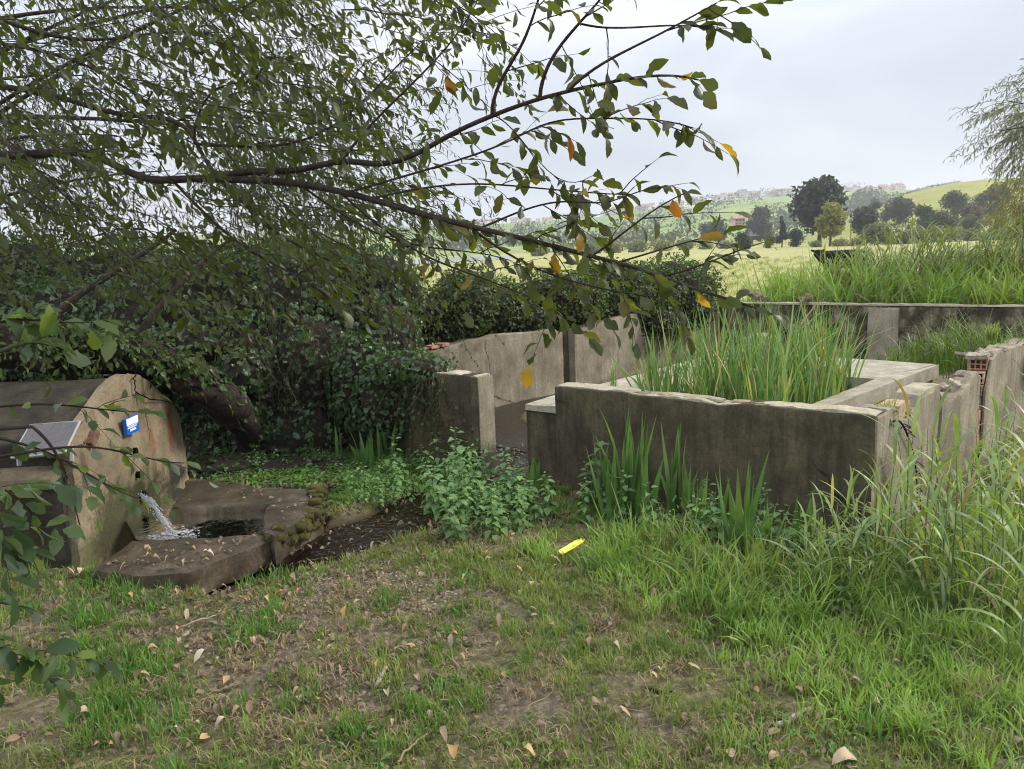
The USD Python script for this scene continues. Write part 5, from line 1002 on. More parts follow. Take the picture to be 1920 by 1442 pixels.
# ------------------------------------------------------------------ reeds and rank grass behind the back wall
def reed_bed(label, loc, n, H, g, lean, r=.55, group=None):
    t = thing('reed_bed', label, 'reeds', loc, group=group); S_, B_ = [], []
    for k in range(n):
        a, rr = g.random() * 6.28, r * math.sqrt(g.random()); h = H * g.uniform(.55, 1.08); st = twig_curve(np.array([rr * math.cos(a), rr * math.sin(a), 0]), np.array([lean + g.normal() * .16, g.normal() * .14, 1.]), h, g, .10, 9, .05); S_.append(tube(st, np.linspace(.005, .002, 9), 4))
        for j in range(9):
            f = .25 + .75 * j / 8; p = st[int(f * 8)]; az = g.normal() * .9 + (0 if g.random() < .75 else 3.14) - 1.57; b = blade(.42 * g.uniform(.6, 1.2), .020 * g.uniform(.7, 1.3), 6, g.uniform(.5, 1.3))
            v = b[0] @ trimesh.transformations.rotation_matrix(g.uniform(.3, .9), [-1, 0, 0])[:3, :3].T @ trimesh.transformations.rotation_matrix(az, [0, 0, 1])[:3, :3].T; B_.append((v + p, b[1]))
    put('stems', join(S_), M['twig_light'], t, kind='stuff'); put('leaves', join(B_), M['reed_far'], t, kind='stuff'); return t
g = np.random.default_rng(304)
BG = 'reeds behind the back wall'; BLB = 'leaning pale green reeds growing behind the long back wall'
def gp(x, Yd): p = aty(x, 600, Yd); return np.array([p[0], p[1], float(gz(p[:1], p[1:2])[0]) - .02])
rb = [reed_bed(BLB, tuple(gp(x, Yd)), n, h, g, ln, group=BG) for x, Yd, n, h, ln in [(1660, 11.2, 22, 1.22, .35), (1740, 11.4, 24, 1.25, .2), (1450, 12.3, 13, .90, .25), (1860, 10.6, 24, 1.22, -.15)]]
for x, Yd, s_ in [(1625, 11.2, .95), (1605, 11.6, .9), (1690, 11.6, 1.0), (1700, 10.9, .85), (1780, 11.2, .95), (1800, 10.7, .85), (1830, 11.2, 1.0), (1890, 10.8, .85), (1910, 10.2, .75), (1940, 10.6, .85), (1980, 10.4, .85), (1760, 12.5, .8), (1860, 12., .85), (1640, 12.4, .9), (1570, 11.8, .75), (1720, 12.8, .95)]:
    copy_of(rb[int(g.integers(0, 2)) if x < 1800 else int(g.choice([1, 3]))], None, gp(x, Yd), g.normal() * .35, s_)
for x, Yd, s_ in [(1400, 12.6, .75), (1500, 12.0, .85), (1530, 11.8, .55), (1350, 13.2, .65), (1480, 12.8, .8), (1560, 11.4, .6), (1590, 11.8, .8), (1600, 12.6, .8), (1420, 11.9, .8)]: copy_of(rb[2], 'sparse reeds behind the back wall left of the cow', gp(x, Yd), g.normal() * .4, s_, 'sparse reeds left of the cow')

# bright sedge hanging over the back wall's far edge
bk = [clump('sedge_mound', 'bright green sedge in the row along the far side of the back wall', 'sedge', tuple(W(u_, 6.95, .50)), 120, .44, .010, .22, g, M['sedge_bright'], (.5, 1.4), 'sedge along the back wall', stuff=True, seg=5) for u_ in (.9, 1.6)]
for u_ in np.arange(.7, 4.4, .27):
    p = W(u_ + .1 * g.normal(), 6.98 + .14 * abs(g.normal()), .50); copy_of(bk[int(g.integers(0, 2))], None, p, g.random() * 6, g.uniform(.6, 1.1))
# ------------------------------------------------------------------ grass, ground cover and litter
def tuft(n, L, w, r, g, droop=(.2, .9), seg=3):
    B = []
    for k in range(n):
        b = blade(L * g.uniform(.4, 1.1), w * g.uniform(.6, 1.2), seg, g.uniform(*droop)); a, rr = g.random() * 6.28, r * math.sqrt(g.random()); T = trimesh.transformations.euler_matrix(g.normal() * .25, g.normal() * .25, 0)[:3, :3] @ trimesh.transformations.rotation_matrix(g.random() * 6.28, [0, 0, 1])[:3, :3]
        B.append((b[0] @ T.T + [rr * math.cos(a), rr * math.sin(a), -.006], b[1]))
    return join(B)
def sow(n, xr, yr, prob, g):
    P = np.column_stack([g.uniform(*xr, n), g.uniform(*yr, n)]); P = P[g.random(n) < np.clip(prob(P), 0, 1)]; return np.column_stack([P, gz(P[:, 0], P[:, 1])])
def blob_px(P, lst, z=0.):
    """1 inside soft ellipses given on the ground by photo points (centre x, y, half width, half height)"""
    q = pix(np.column_stack([P, np.zeros(len(P))])); o = np.zeros(len(P))
    for x, y, a, b, k in lst: o = np.maximum(o, k * (1 - smooth(np.hypot((q[:, 0] - x) / a, (q[:, 1] - y) / b), .6, 1.25)))
    return o
FREE = [(W(-.0, -.0, 0), 0)]
def clear_of(P):
    """1 outside walls, trough, fountain and stream"""
    d = P - OO; u_, v_ = d @ UU, d @ VV
    ok = ~((u_ > -.01) & (u_ < 2.3) & (v_ > -.01) & (v_ < 3.0)) & ~((u_ > -2.3) & (u_ < -.66) & (v_ > -.02) & (v_ < .18)) & ~((u_ < 0) & (u_ > -3.2) & (v_ > .1) & (v_ < 6.6)) & ~((v_ > 6.4) & (v_ < 6.75))
    ok &= ~((P[:, 0] < -1.05) & (P[:, 1] > 5.2)); ok &= ~((P[:, 0] < -1.22) & (P[:, 1] > 4.0) & (P[:, 1] < 5.3)) & ~((P[:, 0] < -2.3) & (P[:, 1] > 3.95)); ok &= dist_path(P, STREAM) > .30; ok &= np.hypot(P[:, 0] - .29, P[:, 1] - 3.93) > .10
    return ok.astype(float)
BARE = [(700, 1110, 130, 40, .95), (430, 1180, 160, 35, .7), (640, 1320, 130, 40, .8), (720, 1180, 80, 25, .7), (60, 1330, 110, 50, .9), (790, 1160, 60, 25, .8), (1150, 1320, 150, 50, .45), (380, 1070, 170, 40, 1.), (1300, 1290, 120, 30, .45), (880, 1390, 140, 40, .5), (620, 1240, 60, 30, .5), (560, 1180, 200, 60, .75), (900, 1210, 150, 60, .45), (450, 1330, 130, 50, .55), (330, 1190, 120, 40, .6), (980, 1330, 140, 50, .4)]
GREEN = [(170, 1120, 170, 60, 1), (510, 1080, 70, 25, .8), (500, 1180, 80, 30, 1), (200, 1260, 160, 60, .9), (240, 1350, 150, 50, .9), (480, 1190, 60, 30, .9), (680, 1390, 70, 25, .9), (560, 1040, 40, 20, .6)]
LUSH = [(1230, 1060, 130, 60, 1), (1150, 1030, 80, 35, .8), (1350, 1120, 130, 60, .9), (1480, 1180, 160, 80, 1), (1700, 1200, 220, 140, 1), (1850, 1350, 160, 120, 1), (1600, 1300, 160, 70, .8), (1020, 1040, 60, 25, .6)]
LONG = [(1250, 1060, 110, 45, .75), (1450, 1130, 150, 70, .95), (1600, 1140, 160, 90, 1), (1800, 1120, 220, 180, 1), (1880, 1280, 140, 100, .9), (1380, 1090, 60, 40, .6), (1700, 1290, 150, 60, .6)]
g = np.random.default_rng(401)
gt = [(tuft(26, .055, .0042, .045, g), M['grass']), (tuft(26, .075, .0045, .05, g), M['grass']), (tuft(22, .045, .004, .05, g, (.4, 1.4)), M['grass']), (tuft(30, .09, .0048, .05, g), M['grass_dark']), (tuft(28, .065, .0045, .05, g), M['grass_dark']), (tuft(34, .13, .0052, .06, g, (.4, 1.2), 4), M['grass_lush']), (tuft(30, .10, .005, .06, g, (.3, 1.1), 4), M['grass_lush']), (tuft(18, .06, .004, .06, g, (.8, 1.8)), M['straw']), (tuft(14, .09, .0035, .08, g, (1.0, 1.9)), M['straw'])]
def nz(P, s, seed): return meshkit.fbm(np.column_stack([P * s, np.zeros(len(P))]), 4, seed)
XR, YR = (-3.4, 3.9), (1.9, 6.4)
Ps, pk = [], []
def add(P, kinds): Ps.append(P); pk.append(g.choice(kinds, len(P)))
fade = lambda P: 1 - .35 * smooth(P[:, 1], 3.5, 6)
bare = lambda P: 1 - blob_px(P, BARE)
add(sow(12500, XR, YR, lambda P: clear_of(P) * (.05 + .95 * bare(P)) * (.30 + .70 * smooth(nz(P, 2.6, 3), .36, .56)) * (.5 + .5 * smooth(P[:, 0], -1.6, .3)) * fade(P), g), [0, 1, 2])
add(sow(9000, XR, YR, lambda P: clear_of(P) * np.maximum(blob_px(P, GREEN) * (.25 + .75 * smooth(nz(P, 4, 9), .35, .6)), .16 * smooth(nz(P, 3.2, 4), .52, .66)), g), [3, 4])
add(sow(9500, XR, YR, lambda P: clear_of(P) * blob_px(P, LUSH) * (.35 + .65 * smooth(nz(P, 4, 12), .38, .6)), g), [5, 6, 6])
add(sow(4200, XR, YR, lambda P: clear_of(P) * (.22 + .5 * smooth(nz(P, 2.8, 14), .42, .6)), g), [7, 8])
add(sow(2600, (-2.2, 0.4), (4.9, 6.4), lambda P: (dist_path(P, STREAM) > .32) * ((P - OO) @ VV < -.05) * .22 * (P[:, 0] > -1.25), g), [3, 4, 3])
P = np.vstack(Ps); pick = np.concatenate(pk); a = g.random(len(P)) * 6.28
instancer('grass', gt, P, tilt(rotz(a), g.normal(size=len(P)) * .08, g.random(len(P)) * 6), g.uniform(.7, 1.3, len(P)), pick, 'short patchy grass with dry blades on the trodden ground', 'grass')
lt = [(tuft(22, .34, .0065, .07, g, (.5, 1.3), 6), M['grass_lush']), (tuft(20, .28, .006, .07, g, (.6, 1.5), 6), M['grass_lush']), (tuft(16, .38, .008, .08, g, (.3, 1.0), 6), M['grass']), (tuft(14, .30, .005, .09, g, (.7, 1.7), 5), M['straw']), (tuft(24, .24, .006, .06, g, (.6, 1.4), 5), M['grass_dark'])]
P = sow(5200, (.3, 4.2), (2.2, 5.0), lambda P: clear_of(P) * blob_px(P, LONG) * (.15 + .6 * smooth(nz(P, 3, 22), .35, .6)), g); a = g.random(len(P)) * 6.28
instancer('long_grass', lt, P, tilt(rotz(a), g.normal(size=len(P)) * .15, g.random(len(P)) * 6), g.uniform(.6, 1.15, len(P)) * (.55 + .45 * smooth(P[:, 1], 2.4, 3.4)), g.choice([0, 1, 1, 2, 3, 4, 4], len(P)), 'long arching grass in the right foreground below the reeds', 'grass')
# rank grass behind the back wall and tussocks over the meadow
d_ = lambda P: (P - OO) @ VV
P1 = sow(3600, (-.5, 9), (8.2, 14.5), lambda P: (d_(P) > 6.8) * (d_(P) < 8.4) * .75 * (.3 + .7 * smooth(P[:, 0], 2, 3.6)), g); a = g.random(len(P1)) * 6.28
instancer('rank_grass', lt, P1, tilt(rotz(a), g.normal(size=len(P1)) * .12, g.random(len(P1)) * 6), g.uniform(1.5, 3.3, len(P1)), g.choice([0, 1, 1, 2, 3], len(P1)), 'rank green grass along the far side of the back wall', 'grass')
P2 = np.column_stack([g.uniform(-1, 1, 5200), g.random(5200)]); yy = 12 * (70 / 12) ** P2[:, 1]; P2 = np.column_stack([P2[:, 0] * yy * .75, yy]); P2 = P2[d_(P2) > 8.4]; P2 = np.column_stack([P2, gz(P2[:, 0], P2[:, 1])]); a = g.random(len(P2)) * 6.28
mg = leafmat('pale_meadow_blade', [(0, (.24, .26, .08)), (.4, (.31, .31, .11)), (.8, (.38, .36, .16))], trans=.25, rough=.7)
instancer('meadow_grass', [(tuft(26, .30, .016, .22, g, (.5, 1.4), 3), mg), (tuft(26, .22, .016, .25, g, (.5, 1.4), 3), mg), (tuft(26, .26, .014, .25, g, (.5, 1.4), 3), M['grass'])], P2, rotz(a), g.uniform(.5, 1.1, len(P2)) * (.6 + .4 * smooth(P2[:, 1], 14, 30)), g.choice([0, 1, 1, 0, 2], len(P2)), 'pale yellow-green pasture grass across the meadow', 'grass')
# clover-like ground cover
def rosette(n, s, g):
    a = g.random(n) * 6.28; r = .05 * np.sqrt(g.random(n)); P_ = np.column_stack([r * np.cos(a), r * np.sin(a), .006 + .018 * g.random(n)]); D = np.column_stack([np.cos(a), np.sin(a), g.normal(size=n) * .25]) + g.normal(size=(n, 3)) * .4
    return scatter(LO, P_, frames(D, np.array([0, 0, 1.]) + g.normal(size=(n, 3)) * .3), s * g.uniform(.6, 1.3, n), g)
cv = [(rosette(22, .018, g), M['clover']), (rosette(18, .024, g), M['clover']), (rosette(16, .03, g), M['grass_dark'])]
P = sow(6500, XR, (1.9, 5.4), lambda P: clear_of(P) * bare(P) * .62 * smooth(nz(P, 3.5, 31), .46, .62) * (.45 + .55 * smooth(P[:, 0], -1, .5)), g)
Pb = sow(2200, (-2.3, .3), (4.9, 6.3), lambda P: ((P - OO) @ VV < -.05) * (dist_path(P, STREAM) > .3) * .75 * (P[:, 0] > -1.25 - (P[:, 1] > 5.25) * 1.2), g); P = np.vstack([P, Pb])
instancer('ground_cover', cv, P, rotz(g.random(len(P)) * 6.28), np.r_[g.uniform(.6, 1.2, len(P) - len(Pb)), g.uniform(1, 2.2, len(Pb))], g.choice([0, 1, 1, 2], len(P)), 'small-leaved ground cover plants between the grass', 'ground cover')

# fallen leaves: the 260 largest in view are things, the crumbs are litter
g = np.random.default_rng(402)
def dead_leaf(seed, s=1.):
    gg = np.random.default_rng(seed); v, f = leaf(.55 * gg.uniform(.7, 1.1), .52, 6, gg.uniform(.2, .9), gg.uniform(.1, .9), .85, .18, seed); v = v - [0, .45, 0]; v[:, 2] += .10 * np.sin(v[:, 1] * 5 + seed) + .06 * gg.normal() * v[:, 0] * 4; v[:, 2] -= v[:, 2].min(); return v, f
FL = 'curled brown fallen leaf lying on the trodden grass'; FG = 'fallen leaves on the ground'
protos = []
Pf = sow(1500, (-2.6, 2.6), (2.05, 4.6), lambda P: clear_of(P) * (.28 + .3 * blob_px(P, [(500, 1150, 420, 200, 1), (300, 1080, 200, 60, 1)])) * (1 - .65 * smooth(P[:, 0], .9, 1.8)), g); q = pix(Pf); Pf = Pf[(q[:, 0] > 0) & (q[:, 0] < 1920) & (q[:, 1] < 1440)]
Pf = Pf[np.argsort(Pf[:, 1])]; Pf = Pf[g.permutation(len(Pf))[:295]]
for i, p in enumerate(Pf):
    M3 = trimesh.transformations.euler_matrix(g.normal() * .22, g.normal() * .22, g.random() * 6.28)[:3, :3]; s_ = .040 * g.uniform(.45, 1.35); loc = p + [0, 0, .016]
    if i < 8:
        t = thing('fallen_leaf', FL, 'leaf', loc, s=s_, group=FG, M3=M3); put('blade', dead_leaf(i + 1), M['fallen'], t, smooth=True); protos.append(t)
    else: copy_of(protos[i % 8], None, loc, 0, s_, M3=M3)
tl = in_poly([(215, 1072), (260, 1025), (480, 1010), (440, 1035), (350, 1072)], 18, g)
for x, y in tl: copy_of(protos[int(g.integers(0, 8))], 'fallen leaf stuck to the wet front slab of the trough', atz(x, y, .082), g.random() * 6, .040 * g.uniform(.6, 1.2), 'leaves on the trough slab')
for (x, y, s_, lab) in [(850, 1412, .065, 'largest yellow-brown fallen leaf at the bottom edge of the grass'), (1040, 1432, .07, 'pinkish curled leaf at the bottom edge right of the yellow one'), (1585, 1432, .085, 'pale broad curled leaf at the bottom edge on the right'), (432, 940, .05, None), (455, 1196, .05, None)]:
    if lab: t = thing('fallen_leaf', lab, 'leaf', tuple(atz(x, y, .02)), g.random() * 6, s_); put('blade', dead_leaf(61 + int(x) % 7), plain('large_fallen_leaf' + '_deep' * (x == 1040) + '_faded' * (x == 1585), {850: (.26, .17, .06), 1040: (.30, .19, .14), 1585: (.36, .27, .18)}[x], .6), t, smooth=True)
P = sow(26000, (-2.6, 2.6), (1.95, 5.2), lambda P: clear_of(P) * (.22 + .5 * blob_px(P, [(480, 1150, 460, 220, 1), (300, 1075, 220, 60, 1.4)])) * (1 - .7 * smooth(P[:, 0], .6, 1.6)), g); n = len(P)
Pm = sow(1500, (-1.5, .4), (3.9, 6.4), lambda P: (dist_path(P, STREAM) < .42) * .8, g); Pm[:, 2] = np.maximum(Pm[:, 2], -.046); Pt = in_poly([(190, 1068), (260, 1022), (490, 1006), (440, 1036), (350, 1074)], 130, g) ; Pt = np.array([atz(x, y, .062 + .016 * (x - 190) / 300) for x, y in Pt]); Pm = np.vstack([Pm, Pt, np.array([atz(x, y, .126) for x, y in in_poly([(352, 898), (590, 917), (585, 955), (515, 995), (505, 940), (330, 945)], 60, g)])]); P = np.vstack([P, Pm, np.column_stack([g.uniform(-2.3, -1.2, 500), g.uniform(5.2, 6.1, 500), np.zeros(500)])]); n = len(P)
put('leaf_litter', scatter([dead_leaf(k) for k in range(20, 26)], P + np.array([0, 0, .010]), frames(np.column_stack([g.normal(size=(n, 2)), g.normal(size=n) * .2]), np.array([0, 0, 1.]) + g.normal(size=(n, 3)) * .3), .021 * g.uniform(.35, 1.9, n), g), M['litter'], label='crumbled leaf litter strewn over the bare earth', cat='leaf litter', kind='stuff')
P = sow(7000, (-1.5, .6), (2.6, 4.2), lambda P: clear_of(P) * blob_px(P, [(700, 1100, 170, 60, 1.), (430, 1180, 200, 50, .35), (640, 1310, 160, 50, .25), (760, 1190, 90, 40, .3)]), g)
instancer('gravel', [(rubble(1., 500 + k), M['pebble'] if k < 3 else M['mortar']) for k in range(4)], P, rotz(g.random(len(P)) * 6), .003 + .007 * g.random(len(P)) ** 2, g.integers(0, 4, len(P)), 'small gravel showing through the worn turf', 'gravel')
# dead twigs and dry stems mixed in the turf
n = 900; P = sow(4200, (-2.4, 2.6), (1.95, 4.6), lambda P: clear_of(P) * .22, g); tw = []
for p in P[:n]:
    a = g.random() * 6.28; L = g.uniform(.02, .12) ; q = p + np.array([0, 0, .012]) + np.linspace(-.5, .5, 4)[:, None] * np.array([math.cos(a), math.sin(a), g.normal() * .12]) * L + g.normal(size=(4, 3)) * .003; tw.append(tube(q, [.0014, .0016, .0013, .0008], 3))
put('dry_stems', join(tw), M['straw'], label='broken dry stems lying in the turf', cat='dry stems', kind='stuff')
# single sticks
for pts, r, m_, lab in [([(1455, 1360), (1480, 1350), (1500, 1338), (1525, 1325)], .010, 'deadwood', 'pale dry stick lying in the right foreground grass'), ([(705, 1285), (715, 1268), (728, 1245)], .010, 'deadwood', 'short thick stick with peeling bark in the middle of the worn turf'), ([(745, 1430), (765, 1405), (800, 1378)], .004, 'straw', 'thin pale stem lying at the bottom edge left of centre'), ([(440, 1215), (447, 1195), (452, 1172)], .004, 'straw', 'thin dry stem curved over the dark green turf patch'), ([(330, 1180), (375, 1162), (420, 1150)], .004, 'deadwood', 'slender straight twig on the leaf-strewn ground at left'), ([(1210, 1290), (1240, 1297), (1265, 1300)], .006, 'dark_vine', 'small blackened twig tangle in the grass right of centre'), ([(1870, 1305), (1890, 1318), (1912, 1345)], .006, 'deadwood', 'bleached curved reed stem under the right-hand reeds')]:
    c = spline([atz(x, y, .022) for x, y in pts], 10); c += g.normal(size=c.shape) * .002; put('stick', tube(c, r * np.array([.8, 1, 1.05, 1, .95, 1, .9, .85, .8, .6]), 8, .25, int(pts[0][0])), M[m_], smooth=True, label=lab, cat='stick')
# a dry brown tuft
t = thing('dead_tuft', 'flattened round tuft of dead brown fibres on the grass', 'dead grass tuft', tuple(atz(1132, 1178, .01))); B = []
for k in range(90):
    b = blade(g.uniform(.03, .09), .003, 3, g.uniform(.9, 1.7)); B.append((b[0] @ trimesh.transformations.euler_matrix(.5 * g.normal(), .5 * g.normal(), g.random() * 6)[:3, :3].T + g.normal(size=3) * [.025, .02, .004], b[1]))
put('fibres', join(B), plain('dead_fibre', (.22, .14, .10), .9, .1), t, kind='stuff')
# yellow plastic scrap
t = thing('yellow_wrapper', 'bright yellow strip of crumpled plastic lying on the grass', 'wrapper'); c0, c1 = atz(1053, 1038, .055), atz(1093, 1014, .07); ax = c1 - c0; L = np.linalg.norm(ax); ax /= L; sd = np.cross([0, 0, 1.], ax); sd /= np.linalg.norm(sd); upv = np.cross(ax, sd)
s = np.linspace(0, 1, 16); w_ = np.linspace(-1, 1, 9); S_, T_ = np.meshgrid(s, w_, indexing='ij'); zz = .010 * np.abs(T_) ** 2 + .006 * (meshkit.fbm(np.stack([S_ * 9, T_ * 3, S_ * 0], -1), 3, 2) - .5); ww = .022 * (1 - .55 * (S_ > .93))
V_ = c0 + ax * (S_ * L)[..., None] + sd * (T_ * ww)[..., None] + (upv * .6 + np.array([0, -.5, .5])) * zz[..., None]; i = (np.arange(15)[:, None] * 9 + np.arange(8)[None]).ravel(); put('strip', (V_.reshape(-1, 3), np.column_stack([i, i + 1, i + 10, i + 9])), M['yellow'], t, smooth=True)
put('rim', tube(np.vstack([V_[:, 0], V_[-1, 1:-1], V_[::-1, -1]]), .0022, 5), M['yellow'], t, smooth=True)
for k in (5, 6): put('crease', tube(V_[k + 3, 1:-1] + upv * .001, .0015, 4), M['yellow'], t)
# pale stones at the right, in the reeds
for k, (x, y, r, lab) in enumerate([(1882, 872, .055, 'pale broken stone highest among the reeds by the right wall'), (1893, 895, .045, 'pale stone just below the highest one in the reeds'), (1866, 897, .035, 'smallest pale stone left of the others in the reeds'), (1895, 1025, .05, 'flat pale stone low in the reeds at the right edge'), (1725, 1400, .03, None)]):
    if lab: put('stone', place(rubble(r, 600 + k, .7), atz(x, y, .03), k), M['white_stone'], smooth=25, label=lab, cat='stone')
# withered creeper on the right wall
dv = [RW(.20), RW(.34), RW(.46), RW(.60), RW(.66), RW(.70)]; zs = [.64, .60, .50, .33, .18, .02]
t = thing('withered_creeper', 'blackened withered creeper hanging down the right wall', 'creeper'); c = spline([np.array([*(p + UU * .015), z]) for p, z in zip(dv, zs)], 24); put('stem', tube(c, np.linspace(.006, .003, 24), 5, .3), M['dark_vine'], t)
for k in range(26):
    p = c[int(g.integers(4, 24))]; q = twig_curve(p, np.array([*UU, 0]) * .4 + g.normal(size=3) * .7, g.uniform(.02, .06), g, .4, 5); put('twig', tube(q, [.002, .002, .0025, .004, .003], 4), M['dark_vine'], t)
# driftwood on the back wall
for pts, r, lab in [([(1388, 543, 10.9), (1412, 552, 10.85), (1440, 563, 10.8)], .05, 'weathered broken log lying on the back wall below the reeds'), ([(1500, 566, 10.4), (1512, 560, 10.4), (1524, 556, 10.4)], .05, 'short pale log end on the back wall right of the broken log')]:
    c = br(pts, 10); put('log', tube(c, r * np.array([.7, 1, 1.1, 1, .95, 1, 1.05, .9, .8, .55]), 12, .9, int(pts[0][0])), M['oldlog'], smooth=20, label=lab, cat='log')

# ------------------------------------------------------------------ cow in the meadow
def bones(segs, r_len=.05):
    import manifold3d as m3
    out = None
    for (p, r), (q, s) in segs:
        h = m3.Manifold.batch_hull([m3.Manifold.sphere(r, 16).translate(tuple(map(float, p))), m3.Manifold.sphere(s, 16).translate(tuple(map(float, q)))]); out = h if out is None else out + h
    me = out.refine_to_length(r_len).to_mesh(); t = trimesh.Trimesh(me.vert_properties[:, :3], me.tri_verts, process=True); trimesh.smoothing.filter_taubin(t, iterations=12); return tm(t)
cp_ = aty(1548, 470, 27.5); cow = thing('cow', 'black cow grazing in the meadow half hidden behind the reeds', 'cow', (cp_[0], cp_[1], 0.), .0)
hd = np.array([-.36, -.32, 1.03])
segs = [((np.array([.15, 0, .86]), .30), (np.array([1.15, .05, .84]), .33)), ((np.array([1.15, .05, .86]), .30), (np.array([1.5, .05, .90]), .24)), ((np.array([.15, 0, .92]), .24), (np.array([-.12, -.15, 1.0]), .16)), ((np.array([-.12, -.15, 1.02]), .15), (hd + [0, .08, .04], .15)), ((hd + [0, .06, .04], .145), (hd + [-.03, -.24, -.17], .085)),
        ((hd + [-.06, .06, .10], .035), (hd + [-.20, .06, .15], .045)), ((hd + [-.20, .06, .15], .045), (hd + [-.25, .05, .17], .02)), ((hd + [.07, .06, .10], .035), (hd + [.19, .08, .15], .045)), ((hd + [.19, .08, .15], .045), (hd + [.23, .08, .17], .02))]
for x_, y_ in ((.12, -.16), (.12, .16)): segs += [((np.array([x_, y_, .72]), .14), (np.array([x_ - .02, y_, .42]), .065)), ((np.array([x_ - .02, y_, .42]), .06), (np.array([x_, y_, .08]), .045)), ((np.array([x_, y_, .08]), .05), (np.array([x_ - .03, y_, .03]), .05))]
for x_, y_ in ((1.45, -.15), (1.45, .2)): segs += [((np.array([x_, y_, .80]), .18), (np.array([x_ - .10, y_, .55]), .10)), ((np.array([x_ - .10, y_, .55]), .09), (np.array([x_ + .10, y_, .42]), .06)), ((np.array([x_ + .10, y_, .42]), .055), (np.array([x_ + .04, y_, .08]), .045)), ((np.array([x_ + .04, y_, .08]), .05), (np.array([x_, y_, .03]), .05))]
segs += [((np.array([1.68, .05, 1.02]), .04), (np.array([1.78, .05, .55]), .022)), ((np.array([1.0, 0, .62]), .16), (np.array([1.2, .05, .60]), .13))]
put('body', bones(segs), M['cow'], cow, smooth=True)
for s_ in (-1, 1): put('eye', tm(trimesh.creation.icosphere(1, .018).apply_translation(hd + [s_ * .10 - .01, -.05, .02])), plain('cow_eye' + ('_left' if s_ < 0 else '_right'), (.02, .015, .01), .1), cow)
put('muzzle', tm(trimesh.creation.icosphere(2, .062).apply_translation(hd + [-.03, -.262, -.18])), plain('cow_muzzle', (.05, .045, .045), .4), cow, smooth=True)
# ------------------------------------------------------------------ trees beyond the meadow
def far_leafmat(name, c, d=.3):
    c = np.array(c); return leafmat(name, [(0, tuple(c * .7)), (.35, tuple(c)), (.7, tuple(c * 1.3))], trans=.25, rough=.6)
TC = {'dark': far_leafmat('eucalyptus_foliage', (.058, .070, .050)), 'green': far_leafmat('oak_foliage', (.075, .098, .045)), 'deep': far_leafmat('cypress_foliage', (.040, .068, .032)), 'yellow': far_leafmat('yellowing_foliage', (.30, .30, .06)), 'olive': far_leafmat('olive_foliage', (.12, .135, .075)), 'purple': far_leafmat('purple_foliage', (.15, .115, .11)), 'gold': far_leafmat('scrub_foliage', (.26, .26, .085)), 'brown': far_leafmat('copper_foliage', (.085, .070, .058)), 'pale': far_leafmat('pale_foliage', (.20, .225, .10))}
g = np.random.default_rng(501)
CL = [leaf(.8, .5, 2, .4, .5), leaf(.6, .5, 2, .6, .7), leaf(.9, .45, 2, .3, .3)]
def crown(blobs, n, size, g):
    rr = np.array([max(r) for _, r in blobs]); k = g.choice(len(blobs), n, p=rr ** 2 / (rr ** 2).sum()); d = unit(g, n); C_, R_ = np.array([b[0] for b in blobs])[k], np.array([b[1] for b in blobs])[k]
    P = C_ + d * R_ * (1 - .5 * g.random(n)[:, None] ** 2) * (.75 + .55 * meshkit.fbm(C_ * .7 + d * 1.8, 2, 8)[:, None]); return scatter(CL, P, frames(d * .5 + g.normal(size=(n, 3)), d + g.normal(size=(n, 3)) * .6 + [0, 0, .4]), size * g.uniform(.6, 1.4, n), g)
def ground_at(x, y):
    z = float(gz(np.array([x]), np.array([y]))[0])
    if y > 320: z = max(z, float(hill_far(np.array([x]), np.array([y]))[0]))
    if y > 185 and x > 60 * (y / 640) ** .6: z = max(z, float(hill_near(np.array([x]), np.array([y]))[0]))
    return z
def tree(name, label, cat, x, top, base, wpx, Yd, kind, style='round', group=None, n=1500):
    b = aty(x, base, Yd); z0 = ground_at(b[0], Yd); t_ = aty(x, top, Yd); H = t_[2] - z0; Wd = wpx / F_PX * Yd; t = thing(name, label, cat, (b[0], Yd, z0), group=group)
    zb = {'round': .18, 'bush': .0, 'cone': .05, 'tall': .22}[style]; bl = []
    m_ = {'round': 9, 'bush': 8, 'cone': 7, 'tall': 15}[style]
    for k in range(m_):
        f = (k + .5) / m_ if style in ('cone',) else g.random(); zc = H * (zb + (1 - zb) * (.12 + .72 * f)); wz = math.sqrt(max(.15, 1 - (2 * f - .95) ** 2)) if style != 'cone' else 1.05 - .8 * f
        a, r = g.random() * 6.28, Wd * .30 * wz * math.sqrt(g.random()); rad = Wd * (.24 + .08 * g.random()) * (wz if style == 'cone' else .85 + .2 * g.random()); bl.append((np.array([r * math.cos(a), r * math.sin(a) * .8, zc]), np.array([rad, rad, min(rad * .85, H * .22 if style != 'bush' else H * .45)])))
    zt = max(c[2] + r[2] for c, r in bl); bl = [(c * [1, 1, (H * .985) / zt], r) for c, r in bl]
    if style != 'bush': put('trunk', tube(np.array([[0, 0, -.3], [.02 * Wd, 0, H * .3], [-.02 * Wd, 0, H * .7]]), [Wd * .045, Wd * .035, Wd * .012], 8), M['bark'], t, smooth=True)
    else: put('stem', tube(np.array([[0, 0, -.3], [.02 * Wd, 0, H * .5]]), [Wd * .03, Wd * .012], 6), M['bark'], t)
    put('crown', crown(bl, n, max(Wd * .085, H * .04), g), TC[kind], t); return t
tree('eucalyptus_tree', 'tall dark eucalyptus with ragged crown towering over the meadow edge', 'tree', 1535, 331, 468, 100, 175, 'dark', 'tall', n=4200)
tree('poplar_tree', 'bright yellow-leaved tree in front of the dark eucalyptus', 'tree', 1556, 377, 462, 58, 150, 'yellow', 'tall', n=2600)
tree('oak_tree', 'broad domed tree beside the red-roofed house', 'tree', 1425, 386, 442, 60, 330, 'dark', 'round', n=2200)
